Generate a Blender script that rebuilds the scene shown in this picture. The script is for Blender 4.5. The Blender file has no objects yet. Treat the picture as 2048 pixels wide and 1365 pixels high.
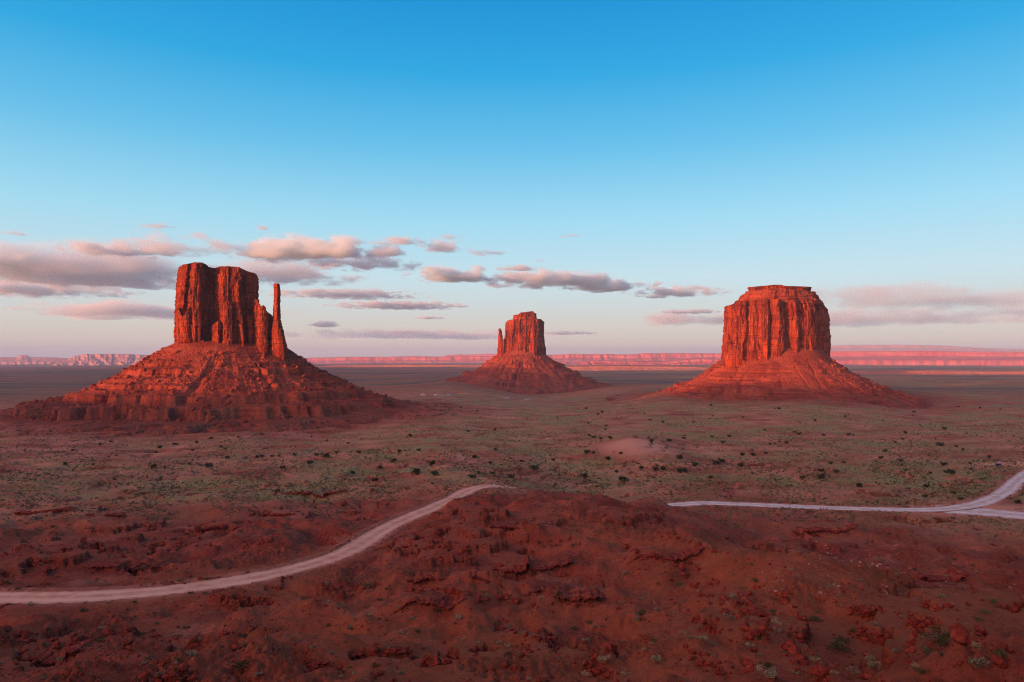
import bpy, math, random
import numpy as np
from mathutils import Vector, Matrix

R = math.radians
sc = bpy.context.scene
col = sc.collection
# ------------------------------------------------------------------ camera
F = 1365.33          # focal length in photo pixels (24 mm on 36 mm, 2048 px wide)
CX, HY = 1024.0, 705.0   # principal column, level line of the photo
CZ = 120.0           # eye height above the valley datum
cam = bpy.data.cameras.new('camera')
cam.lens = 24.0; cam.sensor_width = 36.0
cam.shift_y = (HY - 682.5) / 2048.0
cam.clip_start = 0.5; cam.clip_end = 300000.0
co = bpy.data.objects.new('camera', cam); col.objects.link(co)
co.location = (0, 0, CZ); co.rotation_euler = (R(90), 0, 0)
sc.camera = co
# ------------------------------------------------------------------ sky
SUN_EL, SUN_AZ = 4.0, 230.0       # degrees; azimuth clockwise from +Y (the view direction)
w = bpy.data.worlds.new('World'); sc.world = w; w.use_nodes = True
nt = w.node_tree; nt.nodes.clear()
def N(t, typ, **kw):
    n = t.nodes.new(typ)
    for k, v in kw.items(): setattr(n, k, v)
    return n
out = N(nt, 'ShaderNodeOutputWorld'); bg = N(nt, 'ShaderNodeBackground')
sky = N(nt, 'ShaderNodeTexSky', sky_type='NISHITA', sun_disc=False)
sky.sun_elevation = R(SUN_EL); sky.sun_rotation = R(SUN_AZ)
sky.altitude = 1700; sky.air_density = 1.0; sky.dust_density = 0.6; sky.ozone_density = 3.0
# evening tint of the dome by elevation, over the physical sky
tc = N(nt, 'ShaderNodeTexCoord'); sep = N(nt, 'ShaderNodeSeparateXYZ'); nt.links.new(tc.outputs['Generated'], sep.inputs[0])
rp = N(nt, 'ShaderNodeValToRGB'); nt.links.new(sep.outputs['Z'], rp.inputs[0])
STOPS = [(0, (.66, .52, .46)), (.035, (.68, .61, .55)), (.075, (.62, .69, .69)), (.106, (.58, .75, .80)), (.187, (.36, .71, .87)), (.285, (.13, .53, .82)), (.376, (.018, .39, .75)), (.459, (.0, .29, .68)), (.62, (.012, .19, .50)), (1, (.05, .11, .27))]
el = rp.color_ramp.elements
for i, (p_, c_) in enumerate(STOPS):
    e = el[i] if i < 2 else el.new(p_)
    e.position = p_; e.color = (*c_, 1)
SKY_T, SKY_N = 3.2, .1
m1 = N(nt, 'ShaderNodeMix', data_type='RGBA', blend_type='MULTIPLY'); m1.inputs[0].default_value = 1; nt.links.new(rp.outputs[0], m1.inputs[6]); m1.inputs[7].default_value = (SKY_T, SKY_T, SKY_T, 1)
m2 = N(nt, 'ShaderNodeMix', data_type='RGBA', blend_type='MULTIPLY'); m2.inputs[0].default_value = 1; nt.links.new(sky.outputs[0], m2.inputs[6]); m2.inputs[7].default_value = (SKY_N, SKY_N, SKY_N, 1)
m3 = N(nt, 'ShaderNodeMix', data_type='RGBA', blend_type='ADD'); m3.inputs[0].default_value = 1; nt.links.new(m1.outputs[2], m3.inputs[6]); nt.links.new(m2.outputs[2], m3.inputs[7])
# afterglow on the sun's side of the sky, fading round to the far side
dt = N(nt, 'ShaderNodeVectorMath', operation='DOT_PRODUCT'); nt.links.new(tc.outputs['Generated'], dt.inputs[0])
dt.inputs[1].default_value = (math.sin(R(SUN_AZ)), math.cos(R(SUN_AZ)), 0)
mx = N(nt, 'ShaderNodeMath', operation='MAXIMUM'); nt.links.new(dt.outputs['Value'], mx.inputs[0]); mx.inputs[1].default_value = 0
pw = N(nt, 'ShaderNodeMath', operation='POWER'); nt.links.new(mx.outputs[0], pw.inputs[0]); pw.inputs[1].default_value = 2.2
gl = N(nt, 'ShaderNodeMix', data_type='RGBA'); nt.links.new(pw.outputs[0], gl.inputs[0]); gl.inputs[6].default_value = (0, 0, 0, 1); gl.inputs[7].default_value = (10.0, 4.3, 2.7, 1)
m4 = N(nt, 'ShaderNodeMix', data_type='RGBA', blend_type='ADD'); m4.inputs[0].default_value = 1; nt.links.new(m3.outputs[2], m4.inputs[6]); nt.links.new(gl.outputs[2], m4.inputs[7])
nt.links.new(m4.outputs[2], bg.inputs[0]); nt.links.new(bg.outputs[0], out.inputs[0])
bg.inputs[1].default_value = 0.15
# ------------------------------------------------------------------ sun
sl = bpy.data.lights.new('sun', 'SUN'); sl.energy = 3.4; sl.angle = R(0.53); sl.color = (1.0, 0.37, 0.16)
so = bpy.data.objects.new('sun', sl); col.objects.link(so)
az = R(SUN_AZ)
sdir = Vector((math.sin(az)*math.cos(R(SUN_EL)), math.cos(az)*math.cos(R(SUN_EL)), math.sin(R(SUN_EL))))
so.rotation_euler = sdir.to_track_quat('Z', 'Y').to_euler(); so.location = (0, -50, 400)
# ------------------------------------------------------------------ exposure, render
vs = sc.view_settings
vs.view_transform = 'Standard'; vs.look = 'None'; vs.exposure = 1.0; vs.gamma = 1.0; vs.use_curve_mapping = False
sc.cycles.use_denoising = True; sc.cycles.filter_width = 1.1; sc.cycles.denoising_prefilter = 'NONE'; sc.cycles.use_adaptive_sampling = False
sc.cycles.max_bounces = 9; sc.cycles.volume_bounces = 8; sc.cycles.transparent_max_bounces = 8

# ================================================================== numeric helpers
rng = np.random.default_rng(7); random.seed(7)
_perm = np.random.default_rng(3).permutation(256); _perm = np.concatenate([_perm, _perm])
_g3 = np.random.default_rng(5).normal(size=(256, 3)); _g3 /= np.linalg.norm(_g3, axis=1)[:, None]
_ga = np.random.default_rng(6).uniform(0, 2*np.pi, 256); _g2 = np.stack([np.cos(_ga), np.sin(_ga)], 1)
def perlin2(x, y):
    xi = np.floor(x).astype(np.int64); yi = np.floor(y).astype(np.int64)
    xf = x - xi; yf = y - yi; xi &= 255; yi &= 255
    u = xf*xf*xf*(xf*(xf*6-15)+10); v = yf*yf*yf*(yf*(yf*6-15)+10)
    def g(ix, iy, dx, dy):
        k = _perm[_perm[ix & 255] + (iy & 255)]
        return _g2[k, 0]*dx + _g2[k, 1]*dy
    a = g(xi, yi, xf, yf); b = g(xi+1, yi, xf-1, yf); c = g(xi, yi+1, xf, yf-1); d = g(xi+1, yi+1, xf-1, yf-1)
    return ((a+u*(b-a)) + v*((c+u*(d-c)) - (a+u*(b-a)))) * 1.5
def perlin3(x, y, z):
    xi = np.floor(x).astype(np.int64); yi = np.floor(y).astype(np.int64); zi = np.floor(z).astype(np.int64)
    xf = x-xi; yf = y-yi; zf = z-zi
    u = xf*xf*xf*(xf*(xf*6-15)+10); v = yf*yf*yf*(yf*(yf*6-15)+10); s = zf*zf*zf*(zf*(zf*6-15)+10)
    def g(ix, iy, iz, dx, dy, dz):
        k = _perm[_perm[_perm[ix & 255] + (iy & 255)] + (iz & 255)]
        return _g3[k, 0]*dx + _g3[k, 1]*dy + _g3[k, 2]*dz
    r = 0
    for cz, wz in ((0, 1-s), (1, s)):
        for cy, wy in ((0, 1-v), (1, v)):
            for cx, wx in ((0, 1-u), (1, u)):
                r = r + wx*wy*wz*g(xi+cx, yi+cy, zi+cz, xf-cx, yf-cy, zf-cz)
    return r * 1.5
def fbm2(x, y, o=4, gain=.5, lac=2.03):
    r = 0; a = 1; n = 0
    for i in range(o):
        r = r + a*perlin2(x+17.3*i, y-9.1*i); n += a; a *= gain; x = x*lac; y = y*lac
    return r/n
def ridge2(x, y, o=4, gain=.5):
    r = 0; a = 1; n = 0
    for i in range(o):
        r = r + a*(1-np.abs(perlin2(x+31.7*i, y+5.3*i))*1.6); n += a; a *= gain; x = x*2.07; y = y*2.07
    return r/n
def fbm3(x, y, z, o=3):
    r = 0; a = 1; n = 0
    for i in range(o):
        r = r + a*perlin3(x+3.1*i, y, z); n += a; a *= .5; x = x*2.05; y = y*2.05; z = z*2.05
    return r/n
def smooth(a, b, x):
    t = np.clip((x-a)/(b-a), 0, 1); return t*t*(3-2*t)
def lut(tab, x):
    a = np.array(tab, float); return np.interp(x, a[:, 0], a[:, 1])
def terr(z, h, k=.72):
    """stepped strata: flat benches, steep risers"""
    q = z/h; i = np.floor(q); f = q-i
    return (i + smooth(k, 1.0, f)*.85 + f*.15)*h
def pt(px, py, Y):
    return ((px-CX)/F*Y, Y, CZ + (HY-py)/F*Y)

# ================================================================== object helpers
def mesh_grid(name, V, faces, mat=None, smooth_shade=True):
    me = bpy.data.meshes.new(name)
    V = np.ascontiguousarray(V, np.float32); faces = np.ascontiguousarray(faces, np.int32)
    k = faces.shape[1]
    me.vertices.add(len(V)); me.vertices.foreach_set('co', V.ravel())
    me.loops.add(faces.size); me.loops.foreach_set('vertex_index', faces.ravel())
    me.polygons.add(len(faces)); me.polygons.foreach_set('loop_start', np.arange(0, faces.size, k, dtype=np.int32))
    me.polygons.foreach_set('use_smooth', np.full(len(faces), smooth_shade))
    me.update(calc_edges=True)
    if mat: me.materials.append(mat)
    return me
def quads(nr, nc, wrap=False):
    i = np.arange(nr-1)[:, None]; j = np.arange(nc if wrap else nc-1)[None, :]
    j2 = (j+1) % nc
    return np.stack([i*nc+j + 0*j2, i*nc+j2, (i+1)*nc+j2, (i+1)*nc+j + 0*j2], -1).reshape(-1, 4)
def link(name, me, parent=None, loc=None):
    o = bpy.data.objects.new(name, me); col.objects.link(o)
    if parent is not None: o.parent = parent
    if loc is not None: o.location = loc
    return o
def empty(name, loc):
    o = bpy.data.objects.new(name, None); col.objects.link(o); o.location = loc; o.empty_display_size = 5
    return o
def tag(o, label=None, cat=None, group=None, kind=None):
    if label: o['label'] = label
    if cat: o['category'] = cat
    if group: o['group'] = group
    if kind: o['kind'] = kind
    return o
def set_attr(me, name, arr):
    a = me.color_attributes.new(name, 'FLOAT_COLOR', 'POINT')
    full = np.ones((len(me.vertices), 4), np.float32); full[:, :arr.shape[1]] = arr
    a.data.foreach_set('color', full.ravel())

# ================================================================== materials
class M:
    """small node-graph writer"""
    def __init__(s, name, rough=.9):
        s.m = bpy.data.materials.new(name); s.m.use_nodes = True; s.t = s.m.node_tree; s.t.nodes.clear()
        s.o = N(s.t, 'ShaderNodeOutputMaterial'); s.b = N(s.t, 'ShaderNodeBsdfPrincipled')
        s.b.inputs['Roughness'].default_value = rough; s.b.inputs['Specular IOR Level'].default_value = .03
        s.l(s.b.outputs[0], s.o.inputs[0])
        s.pos = N(s.t, 'ShaderNodeNewGeometry').outputs['Position']
    def l(s, a, b): s.t.links.new(a, b)
    def val(s, sock, v):
        if isinstance(v, (int, float)): sock.default_value = v
        elif isinstance(v, tuple): sock.default_value = v if len(v) == 4 or sock.type == 'VECTOR' else (*v, 1)
        else: s.l(v, sock)
    def noise(s, scale, vec=None, sx=None, detail=4, rough=.55, dist=0.):
        v = vec if vec is not None else s.pos
        if sx:
            mp = N(s.t, 'ShaderNodeMapping'); s.l(v, mp.inputs[0]); mp.inputs['Scale'].default_value = sx; v = mp.outputs[0]
        n = N(s.t, 'ShaderNodeTexNoise'); s.l(v, n.inputs['Vector']); n.inputs['Scale'].default_value = scale
        n.inputs['Detail'].default_value = detail; n.inputs['Roughness'].default_value = rough; n.inputs['Distortion'].default_value = dist
        return n.outputs['Fac']
    def ramp(s, f, a, b, lo=0., hi=1.):
        r = N(s.t, 'ShaderNodeMapRange', interpolation_type='SMOOTHSTEP'); s.l(f, r.inputs[0])
        r.inputs[1].default_value = a; r.inputs[2].default_value = b; r.inputs[3].default_value = lo; r.inputs[4].default_value = hi
        return r.outputs[0]
    def mix(s, f, a, b, mode='MIX'):
        n = N(s.t, 'ShaderNodeMix', data_type='RGBA', blend_type=mode)
        s.val(n.inputs[0], f); s.val(n.inputs[6], a); s.val(n.inputs[7], b); return n.outputs[2]
    def math(s, op, a, b=0.):
        n = N(s.t, 'ShaderNodeMath', operation=op); s.val(n.inputs[0], a); s.val(n.inputs[1], b); return n.outputs[0]
    def attr(s, name):
        n = N(s.t, 'ShaderNodeAttribute', attribute_name=name); q = N(s.t, 'ShaderNodeSeparateColor'); s.l(n.outputs['Color'], q.inputs[0])
        return q.outputs
    def bump(s, h, strength, dist):
        n = N(s.t, 'ShaderNodeBump'); n.inputs['Strength'].default_value = strength; n.inputs['Distance'].default_value = dist
        s.l(h, n.inputs['Height'])
        if getattr(s, '_nb', None): s.l(s._nb, n.inputs['Normal'])
        s._nb = n.outputs[0]; s.l(s._nb, s.b.inputs['Normal'])
    def done(s, c): s.val(s.b.inputs['Base Color'], c); return s.m

def mat_cliff():
    m = M('red_sandstone_cliff')
    blot = m.noise(.022, detail=5); streak = m.noise(1, sx=(.11, .11, .009), detail=5, rough=.6)
    fine = m.noise(1, sx=(.5, .5, .06), detail=4); bed = m.noise(1, sx=(.012, .012, .22), detail=4)
    c = m.mix(m.ramp(blot, .35, .68), (.28, .036, .016), (.47, .076, .026))
    c = m.mix(m.ramp(streak, .44, .61, 0, .85), c, (.10, .020, .016))
    c = m.mix(m.ramp(fine, .52, .70, 0, .6), c, (.62, .19, .07))
    c = m.mix(m.ramp(bed, .54, .60, 0, .6), c, (.17, .035, .022))
    m.bump(m.noise(1, sx=(.30, .30, .09), detail=7, rough=.65), 1., 5.0)
    m.bump(bed, .35, 2.0)
    return m.done(c)
def mat_talus():
    m = M('red_talus')
    blot = m.noise(.02, detail=5); rub = m.noise(.35, detail=5, rough=.7); bed = m.noise(1, sx=(.008, .008, .25), detail=3)
    c = m.mix(m.ramp(blot, .35, .65), (.27, .050, .027), (.40, .084, .042))
    c = m.mix(m.math('MULTIPLY', m.ramp(bed, .53, .60), m.ramp(m.noise(.013, detail=4), .42, .62, .05, .75)), c, (.13, .026, .017))
    c = m.mix(m.ramp(rub, .60, .72, 0, .5), c, (.48, .21, .13))
    c = m.mix(m.ramp(rub, .44, .30, 0, .45), c, (.15, .038, .026))
    ft = m.math('MULTIPLY', m.attr('foot')[0], m.ramp(m.noise(.03, detail=6, rough=.7), .36, .62))
    c = m.mix(ft, c, m.mix(m.ramp(m.noise(.3, detail=4), .4, .6), (.19, .050, .030), (.29, .100, .056)))
    m.bump(m.noise(.22, detail=7, rough=.7), 1.0, 3.5); m.bump(bed, .3, 3.)
    return m.done(c)
def mat_ground():
    m = M('red_desert_ground', .95)
    A = m.attr('cover')            # R scrub, G pale sand, B ledge risers with their shade painted dark, and rubble
    big = m.noise(.006, detail=6, rough=.6); mid = m.noise(.05, detail=6, rough=.65); sml = m.noise(.6, detail=5, rough=.65)
    bands = m.noise(1, sx=(.0006, .004, .004), detail=6, rough=.6)
    c = m.mix(m.ramp(mid, .32, .68), (.27, .046, .027), (.47, .105, .058))
    c = m.mix(m.ramp(big, .45, .70, 0, .6), c, (.46, .125, .050))
    c = m.mix(m.ramp(sml, .55, .80, 0, .5), c, (.44, .13, .08))
    c = m.mix(m.ramp(sml, .45, .25, 0, .6), c, (.11, .018, .012))
    rg = N(m.t, 'ShaderNodeTexNoise', noise_type='RIDGED_MULTIFRACTAL'); m.l(m.pos, rg.inputs['Vector']); rg.inputs['Scale'].default_value = .11; rg.inputs['Detail'].default_value = 7; rg.inputs['Roughness'].default_value = .6
    c = m.mix(m.ramp(rg.outputs['Fac'], .55, 1.0, 0, .75), c, (.06, .009, .007))
    c = m.mix(m.ramp(m.noise(.9, sx=(1, 1, 3), detail=8, rough=.75), .56, .70, 0, .4), c, (.60, .18, .10))
    c = m.mix(A[1], c, (.82, .32, .185))
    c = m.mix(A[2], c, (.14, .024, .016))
    g1 = m.mix(m.ramp(sml, .35, .65), (.20, .140, .050), (.50, .345, .135))
    FA = m.attr('distance_cover'); g1 = m.mix(m.math('MULTIPLY', FA[0], m.ramp(bands, .38, .60)), g1, (.030, .070, .078))
    patch = m.math('MULTIPLY', m.math('MULTIPLY', A[0], m.ramp(m.noise(.035, detail=8, rough=.76), .36, .56)), m.ramp(m.noise(1, sx=(.009, .014, .01), detail=4), .40, .56, .16, 1.))
    patch = m.math('MAXIMUM', patch, m.math('MULTIPLY', FA[0], m.ramp(bands, .36, .56, .15, .95)))
    c = m.mix(patch, c, g1)
    m.bump(m.noise(.25, detail=9, rough=.72), 1., 2.2)
    m.bump(m.noise(1.6, detail=6, rough=.75), .8, .6)
    return m.done(c)
def mat_road(name, a, b):
    m = M(name, .95)
    c = m.mix(m.ramp(m.noise(.25, detail=5), .35, .65), a, b)
    c = m.mix(m.ramp(m.noise(1.5, detail=4), .5, .8, 0, .35), c, (.40, .12, .075))
    E = m.attr('wear')      # R towards the shoulder, G wheel tracks
    c = m.mix(m.math('MULTIPLY', E[1], m.ramp(m.noise(.12, detail=3), .35, .6, .2, .8)), c, tuple(min(.9, x*1.2) for x in b))
    c = m.mix(m.ramp(m.math('ADD', E[0], m.math('MULTIPLY', m.math('SUBTRACT', m.noise(.5, detail=6, rough=.7), .5), 1.6)), .35, .85), c, (.33, .075, .042))
    m.bump(m.noise(1.2, detail=5), .4, .15)
    return m.done(c)
def mat_leaf(name, a, b):
    m = M(name, .8)
    oi = N(m.t, 'ShaderNodeObjectInfo')
    c = m.mix(m.ramp(m.noise(1.2, detail=3), .3, .7), a, b)
    hv = N(m.t, 'ShaderNodeHueSaturation'); m.l(c, hv.inputs['Color'])
    m.l(m.ramp(oi.outputs['Random'], 0, 1, .7, 1.25), hv.inputs['Value'])
    return m.done(hv.outputs[0])
def mat_plain(name, c, rough=.7):
    m = M(name, rough)
    return m.done(m.mix(m.ramp(m.noise(2.0), .3, .7), tuple(x*.85 for x in c), c))
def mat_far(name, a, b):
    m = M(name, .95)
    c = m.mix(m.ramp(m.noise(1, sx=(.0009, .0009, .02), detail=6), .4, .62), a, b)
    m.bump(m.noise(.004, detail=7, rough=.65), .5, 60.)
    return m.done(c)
CLIFF, TALUS, GROUND = mat_cliff(), mat_talus(), mat_ground()
ROAD_PINK = mat_road('pink_dirt_road', (.64, .25, .14), (.78, .37, .235))
ROAD_GREY = mat_road('grey_gravel_road', (.60, .37, .28), (.76, .54, .44))
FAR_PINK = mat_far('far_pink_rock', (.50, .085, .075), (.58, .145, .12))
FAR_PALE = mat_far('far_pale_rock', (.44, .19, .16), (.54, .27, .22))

# ================================================================== roads (photo pixel, height below the eye)
ROAD_A = [(-220,1196,-72),(-100,1197,-72),(0,1196,-72),(140,1195,-72),(280,1187,-72.5),(400,1173,-73),(520,1154,-73.5),(620,1130,-74.5),(690,1106,-75),
          (735,1080,-76),(785,1050,-77),(860,1018,-78),(905,998,-79),(940,980,-79.5),(975,973,-80),(1020,975,-82),(1080,985,-88)]
ROAD_B = [(1200,1032,-91),(1290,1021,-87.5),(1340,1012,-86.5),(1400,1007,-86),(1480,1009,-86),(1600,1014,-86.3),(1750,1019,-86.5),(1850,1020,-86.5),(1920,1015,-86.5),
          (1975,1002,-86.5),(2010,984,-87),(2040,958,-87.5),(2085,932,-88),(2160,915,-89)]
ROAD_C = [(1880,1019,-86.6),(1960,1024,-86.6),(2048,1032,-86.5),(2180,1046,-86)]
def road_pts(tab):
    r = []
    for px, py, z in tab:
        Y = -z*F/(py-HY); r.append(((px-CX)/F*Y, Y, CZ+z))
    r = np.array(r)
    # Catmull-Rom resample
    res = []
    for i in range(len(r)-1):
        p0, p1, p2, p3 = r[max(i-1, 0)], r[i], r[i+1], r[min(i+2, len(r)-1)]
        n = max(3, int(np.linalg.norm(p2-p1)/3))
        for t in np.arange(n)/n:
            res.append(.5*((2*p1) + (p2-p0)*t + (2*p0-5*p1+4*p2-p3)*t*t + (3*p1-p0-3*p2+p3)*t**3))
    res.append(r[-1]); return np.array(res)
RP = [(road_pts(ROAD_A), 5.2), (road_pts(ROAD_B), 5.2), (road_pts(ROAD_C), 11.0)]

# ================================================================== terrain height
CP = [ # photo pixel, height relative to the eye
 (0,1365,-60),(300,1365,-58),(700,1365,-51),(1024,1365,-46),(1400,1365,-42),(1800,1365,-40),(2048,1365,-40),(-300,1365,-62),(2350,1365,-38),
 (0,1260,-68),(200,1280,-66),(400,1250,-67),(700,1250,-64),(1024,1250,-60),(1400,1250,-54),(1700,1260,-49),(2048,1300,-44),
 (200,1205,-72),(500,1175,-72),(700,1160,-70),(1024,1150,-66),(1200,1150,-65),(1400,1150,-60),(1000,1095,-65),(860,1045,-69),(800,1085,-71),(720,1130,-72),
 (980,1042,-62.5),(1100,1008,-65),(1200,1006,-68),(1300,1042,-65),(1400,1073,-58),(1500,1120,-53),(1600,1133,-51.5),(1700,1150,-50),(1850,1200,-46.5),(2048,1262,-43),(2300,1300,-41),
 (1480,1078,-84),(1560,1092,-84),(1680,1108,-82),(1800,1142,-77),(2048,1197,-72),(2300,1200,-70),(1600,1040,-86),(1800,1060,-84),(2048,1065,-85),(1420,1040,-84),
 (0,1120,-74),(200,1120,-74),(400,1100,-76),(560,1085,-76),(0,1000,-83),(200,1020,-82),(430,1050,-82),(520,1030,-80),(600,1040,-82),(100,960,-88),(-300,1050,-80),(-300,900,-98),
 (0,930,-92),(300,930,-93),(600,925,-95),(800,930,-91),(840,905,-92),(720,950,-90),(1000,935,-92),(1000,885,-98),(900,960,-84),(1060,960,-90),(1120,985,-92),(1180,980,-94),
 (0,875,-104),(400,872,-108),(700,862,-110),(1000,850,-112),(1270,876,-85),(1228,889,-90),(1322,887,-90),(1270,905,-89),(1270,930,-96),(1150,905,-97),(1390,905,-97),(1270,862,-109),(1350,960,-90),
 (1500,955,-91),(1700,935,-93),(1880,930,-92),(2000,928,-88.5),(1960,935,-88.5),(2048,928,-88.5),(2048,885,-101),(1700,885,-101),(1500,900,-98),(1400,832,-108),(1700,828,-108),(2048,822,-115),(2350,830,-115),(2350,940,-92),
 (1200,820,-114),(1024,802,-126),
 (1340,783,-107),(1770,782,-105),(1250,800,-126),(1880,797,-117),(1553,802,-105),(1400,806,-108),(1700,806,-108),(820,818,-105),(1000,832,-113),(100,815,-101),(-60,832,-114),(440,858,-109),(250,862,-110),(850,768,-136),(905,759,-117),(1200,772,-143),(1050,786,-160),
]
_c = []
for px, py, z in CP:
    Y = -z*F/(py-HY); X = (px-CX)/F*Y; _c.append((math.atan2(X, Y)*3, math.log(math.hypot(X, Y)), z))
for a in (-62, -45, -30, -15, 0, 15, 30, 45, 62):
    for rr, z in ((2.5, -1.9), (8, -6), (20, -14), (2000, -132), (3300, -152), (6000, -172), (12000, -225), (30000, -400), (75000, -560)):
        _c.append((R(a)*3, math.log(rr), z))
_c = np.array(_c)
def _tps(d2): return .5*d2*np.log(d2+1e-9)
def _solve():
    n = len(_c); d2 = ((_c[:, None, :2]-_c[None, :, :2])**2).sum(-1)
    A = np.zeros((n+3, n+3)); A[:n, :n] = _tps(d2) + np.eye(n)*.004
    A[:n, n] = 1; A[:n, n+1:] = _c[:, :2]; A[n, :n] = 1; A[n+1:, :n] = _c[:, :2].T
    return np.linalg.solve(A, np.concatenate([_c[:, 2], np.zeros(3)]))
_w = _solve()
def base_z(x, y):
    th = np.arctan2(x, y); r = np.hypot(x, y); a = np.clip(th, R(-64), R(64))*3; v = np.log(np.maximum(r, 2.5))
    z = _w[-3] + _w[-2]*a + _w[-1]*v
    for k in range(len(_c)):
        z = z + _w[k]*_tps((a-_c[k, 0])**2 + (v-_c[k, 1])**2)
    back = smooth(R(64), R(110), np.abs(th))
    zb = np.where(r < 420, -2.5, -2.5 - 110*smooth(420, 900, r)) - 60*smooth(900, 6000, r)
    return z*(1-back) + zb*back
def road_dist(x, y):
    """distance beyond the nearest road's edge, and that road's height"""
    D = np.full(x.shape, 1e9); Z = np.zeros(x.shape)
    for P, hw in RP:
        Q = P[::2]
        for i in range(len(Q)):
            d = np.hypot(x-Q[i, 0], y-Q[i, 1]) - hw
            k = d < D; D = np.where(k, d, D); Z = np.where(k, Q[i, 2], Z)
    return D, Z
LEDGES = [(85,1030,-82.5,120,4.2,'large overhanging rock ledge with a dark hollow near the left edge'),(208,1046,-82,80,3.2,'low overhanging ledge right of the large left ledge'),
 (437,1058,-81,95,3.6,'flat overhanging ledge with a black gap above the dirt road'),(540,1030,-80.5,100,2.6,'layered red ledge above the road bend'),
 (1655,1066,-84,120,3.0,'dark rock ledge jutting out below the gravel road'),(1560,1088,-84,90,3.0,'dark ledge at the head of the hollow behind the right hill'),(1510,925,-92.5,70,4.0,'low red ledge on the plain below the broad butte'),
 (872,1184,-68.5,110,2.2,'broken ledge left of the others on the bottom centre slope'),(1015,1206,-64.5,150,2.2,'long blocky ledge across the bottom centre slope'),(1150,1214,-62,110,1.8,'short ledge right of the long blocky one at bottom centre'),
 (1065,1140,-66,160,2.2,'upper ledge on the hill between the two roads'),(845,1246,-65,180,1.8,'thin crooked ledge low on the bottom centre slope'),(1060,1276,-58,140,1.7,'lowest ledge at the bottom centre'),
 (1330,1120,-61,150,2.4,'dark ledge crossing the right hill above the boulder pile'),(260,1128,-74,180,1.8,'long thin ledge above the dirt road at left'),(1040,1058,-64,140,1.8,'ledge near the crest of the centre hill'),
 (1850,1165,-74,170,2.6,'ragged ledge on the far side of the hollow at right'),(110,1300,-65,150,2.4,'dark ledge in the bottom left corner'),(620,985,-86,140,2.6,'red ledge on the flat behind the dirt road bend')]
LEDGES = [((px-CX)/F*(-z*F/(py-HY)), -z*F/(py-HY), wpx*(-z/(py-HY))/2, h, lb) for px, py, z, wpx, h, lb in LEDGES]
def ground(x, y, full=False):
    shp = x.shape; x = x.ravel().astype(float); y = y.ravel().astype(float)
    r = np.hypot(x, y); zb = base_z(x, y)
    near = 1-smooth(260, 520, r); mid = smooth(200, 420, r)*(1-smooth(1500, 3500, r)); far = smooth(1500, 4000, r)
    start = smooth(12, 60, r)
    wx = x + 9*fbm2(x/40, y/40, 2); wy = y + 9*fbm2(x/40+50, y/40, 2)
    # mounds and gullies of the foreground hills
    d = near*start*(3.6*fbm2(wx/34, wy/34, 4) - 7.0*(ridge2(wx/50+3, wy/50, 4)-.62) - 2.6*(ridge2(wx/17+8, wy/17, 4)-.6) + 1.3*fbm2(x/8, y/8, 4))
    d = d + mid*(3.4*fbm2(x/120, y/95, 5) + 2.6*(ridge2(wx/75, wy/60, 4)-.6) - 2.6*(1-smooth(500, 900, r))*(ridge2(wx/28, wy/28, 4)-.6))
    d = d + far*(6*fbm2(x/900, y/700, 5)) + smooth(4200, 9000, r)*(20*fbm2(x/1500+3, y/1100, 5)) + smooth(9000, 20000, r)*30*fbm2(x/3500, y/2500+8, 4)
    z = zb + d
    # stepped ledges where strata crop out
    lm = smooth(-.12, .10, fbm2(x/70+11, y/70, 3)) * np.clip(near*start + .75*mid*(1-smooth(700, 1100, r)), 0, 1)
    strata = 2.1 + .5*fbm2(x/120, y/120, 2)
    zt = terr(z + 2.0*fbm2(x/60+7, y/60, 3) + .7*fbm2(x/5, y/5, 3), 2.9, .86) - 2.0*fbm2(x/60+7, y/60, 3)
    z2 = z*(1-lm) + zt*lm
    qf = (z + 2.0*fbm2(x/60+7, y/60, 3) + .7*fbm2(x/5, y/5, 3))/2.9; qf = qf-np.floor(qf)
    ledge = lm*smooth(.80, .88, qf)*smooth(1.02, .96, qf)  # riser mask; the ground colour is darkened there as painted shade
    # benches stepping up to the left butte
    wmd = np.hypot(x+520, y-1300) + 40*fbm2(x/90, y/90, 3); bm_ = 1-smooth(400, 500, wmd)
    zq = z2 + bm_*6*fbm2(x/110+5, y/70, 3); zt2 = terr(zq + .8*fbm2(x/14, y/14, 3), 3.6, .86); q2 = (zq + .8*fbm2(x/14, y/14, 3))/3.6; q2 = q2-np.floor(q2)
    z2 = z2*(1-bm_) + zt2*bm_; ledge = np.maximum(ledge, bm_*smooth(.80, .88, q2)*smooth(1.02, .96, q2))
    # blocky rubble
    rub = smooth(.05, .35, fbm2(x/45-20, y/45, 3))*near*start
    z2 = z2 + rub*1.0*np.abs(perlin2(x/2.0, y/2.0))*1.4 + near*start*.18*fbm2(x/2.2, y/2.2, 3)
    for lx, ly, lw, lh, _ in LEDGES:
        k = np.abs(x-lx) < lw*3
        yy = y[k] - ly - 2.5*fbm2(x[k]/9, x[k]*0+lh, 3)
        z2[k] += lh*np.exp(-((x[k]-lx)/lw)**4)*(np.where(yy > 0, .45*np.exp(-np.clip(yy, 0, 99)/14), -.55*smooth(0, 1.5, -yy)*np.exp(-np.clip(-yy, 0, 99)/12)))
    k = (r > 120) & (r < 720) & (y > 0)
    D = np.full(x.shape, 1e9); Zr = np.zeros(x.shape)
    D[k], Zr[k] = road_dist(x[k], y[k])
    fl = 1-smooth(.5, 16, D)
    z3 = z2*(1-fl) + (Zr - CZ)*fl + np.where((D > 0) & (D < 4), .5*np.sin(np.clip(D/4, 0, 1)*np.pi), 0)
    z3 = np.where(D < .6, Zr-CZ-.12, z3)
    if not full: return (CZ + z3).reshape(shp)
    return CZ + z3, D, ledge, rub, r
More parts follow.
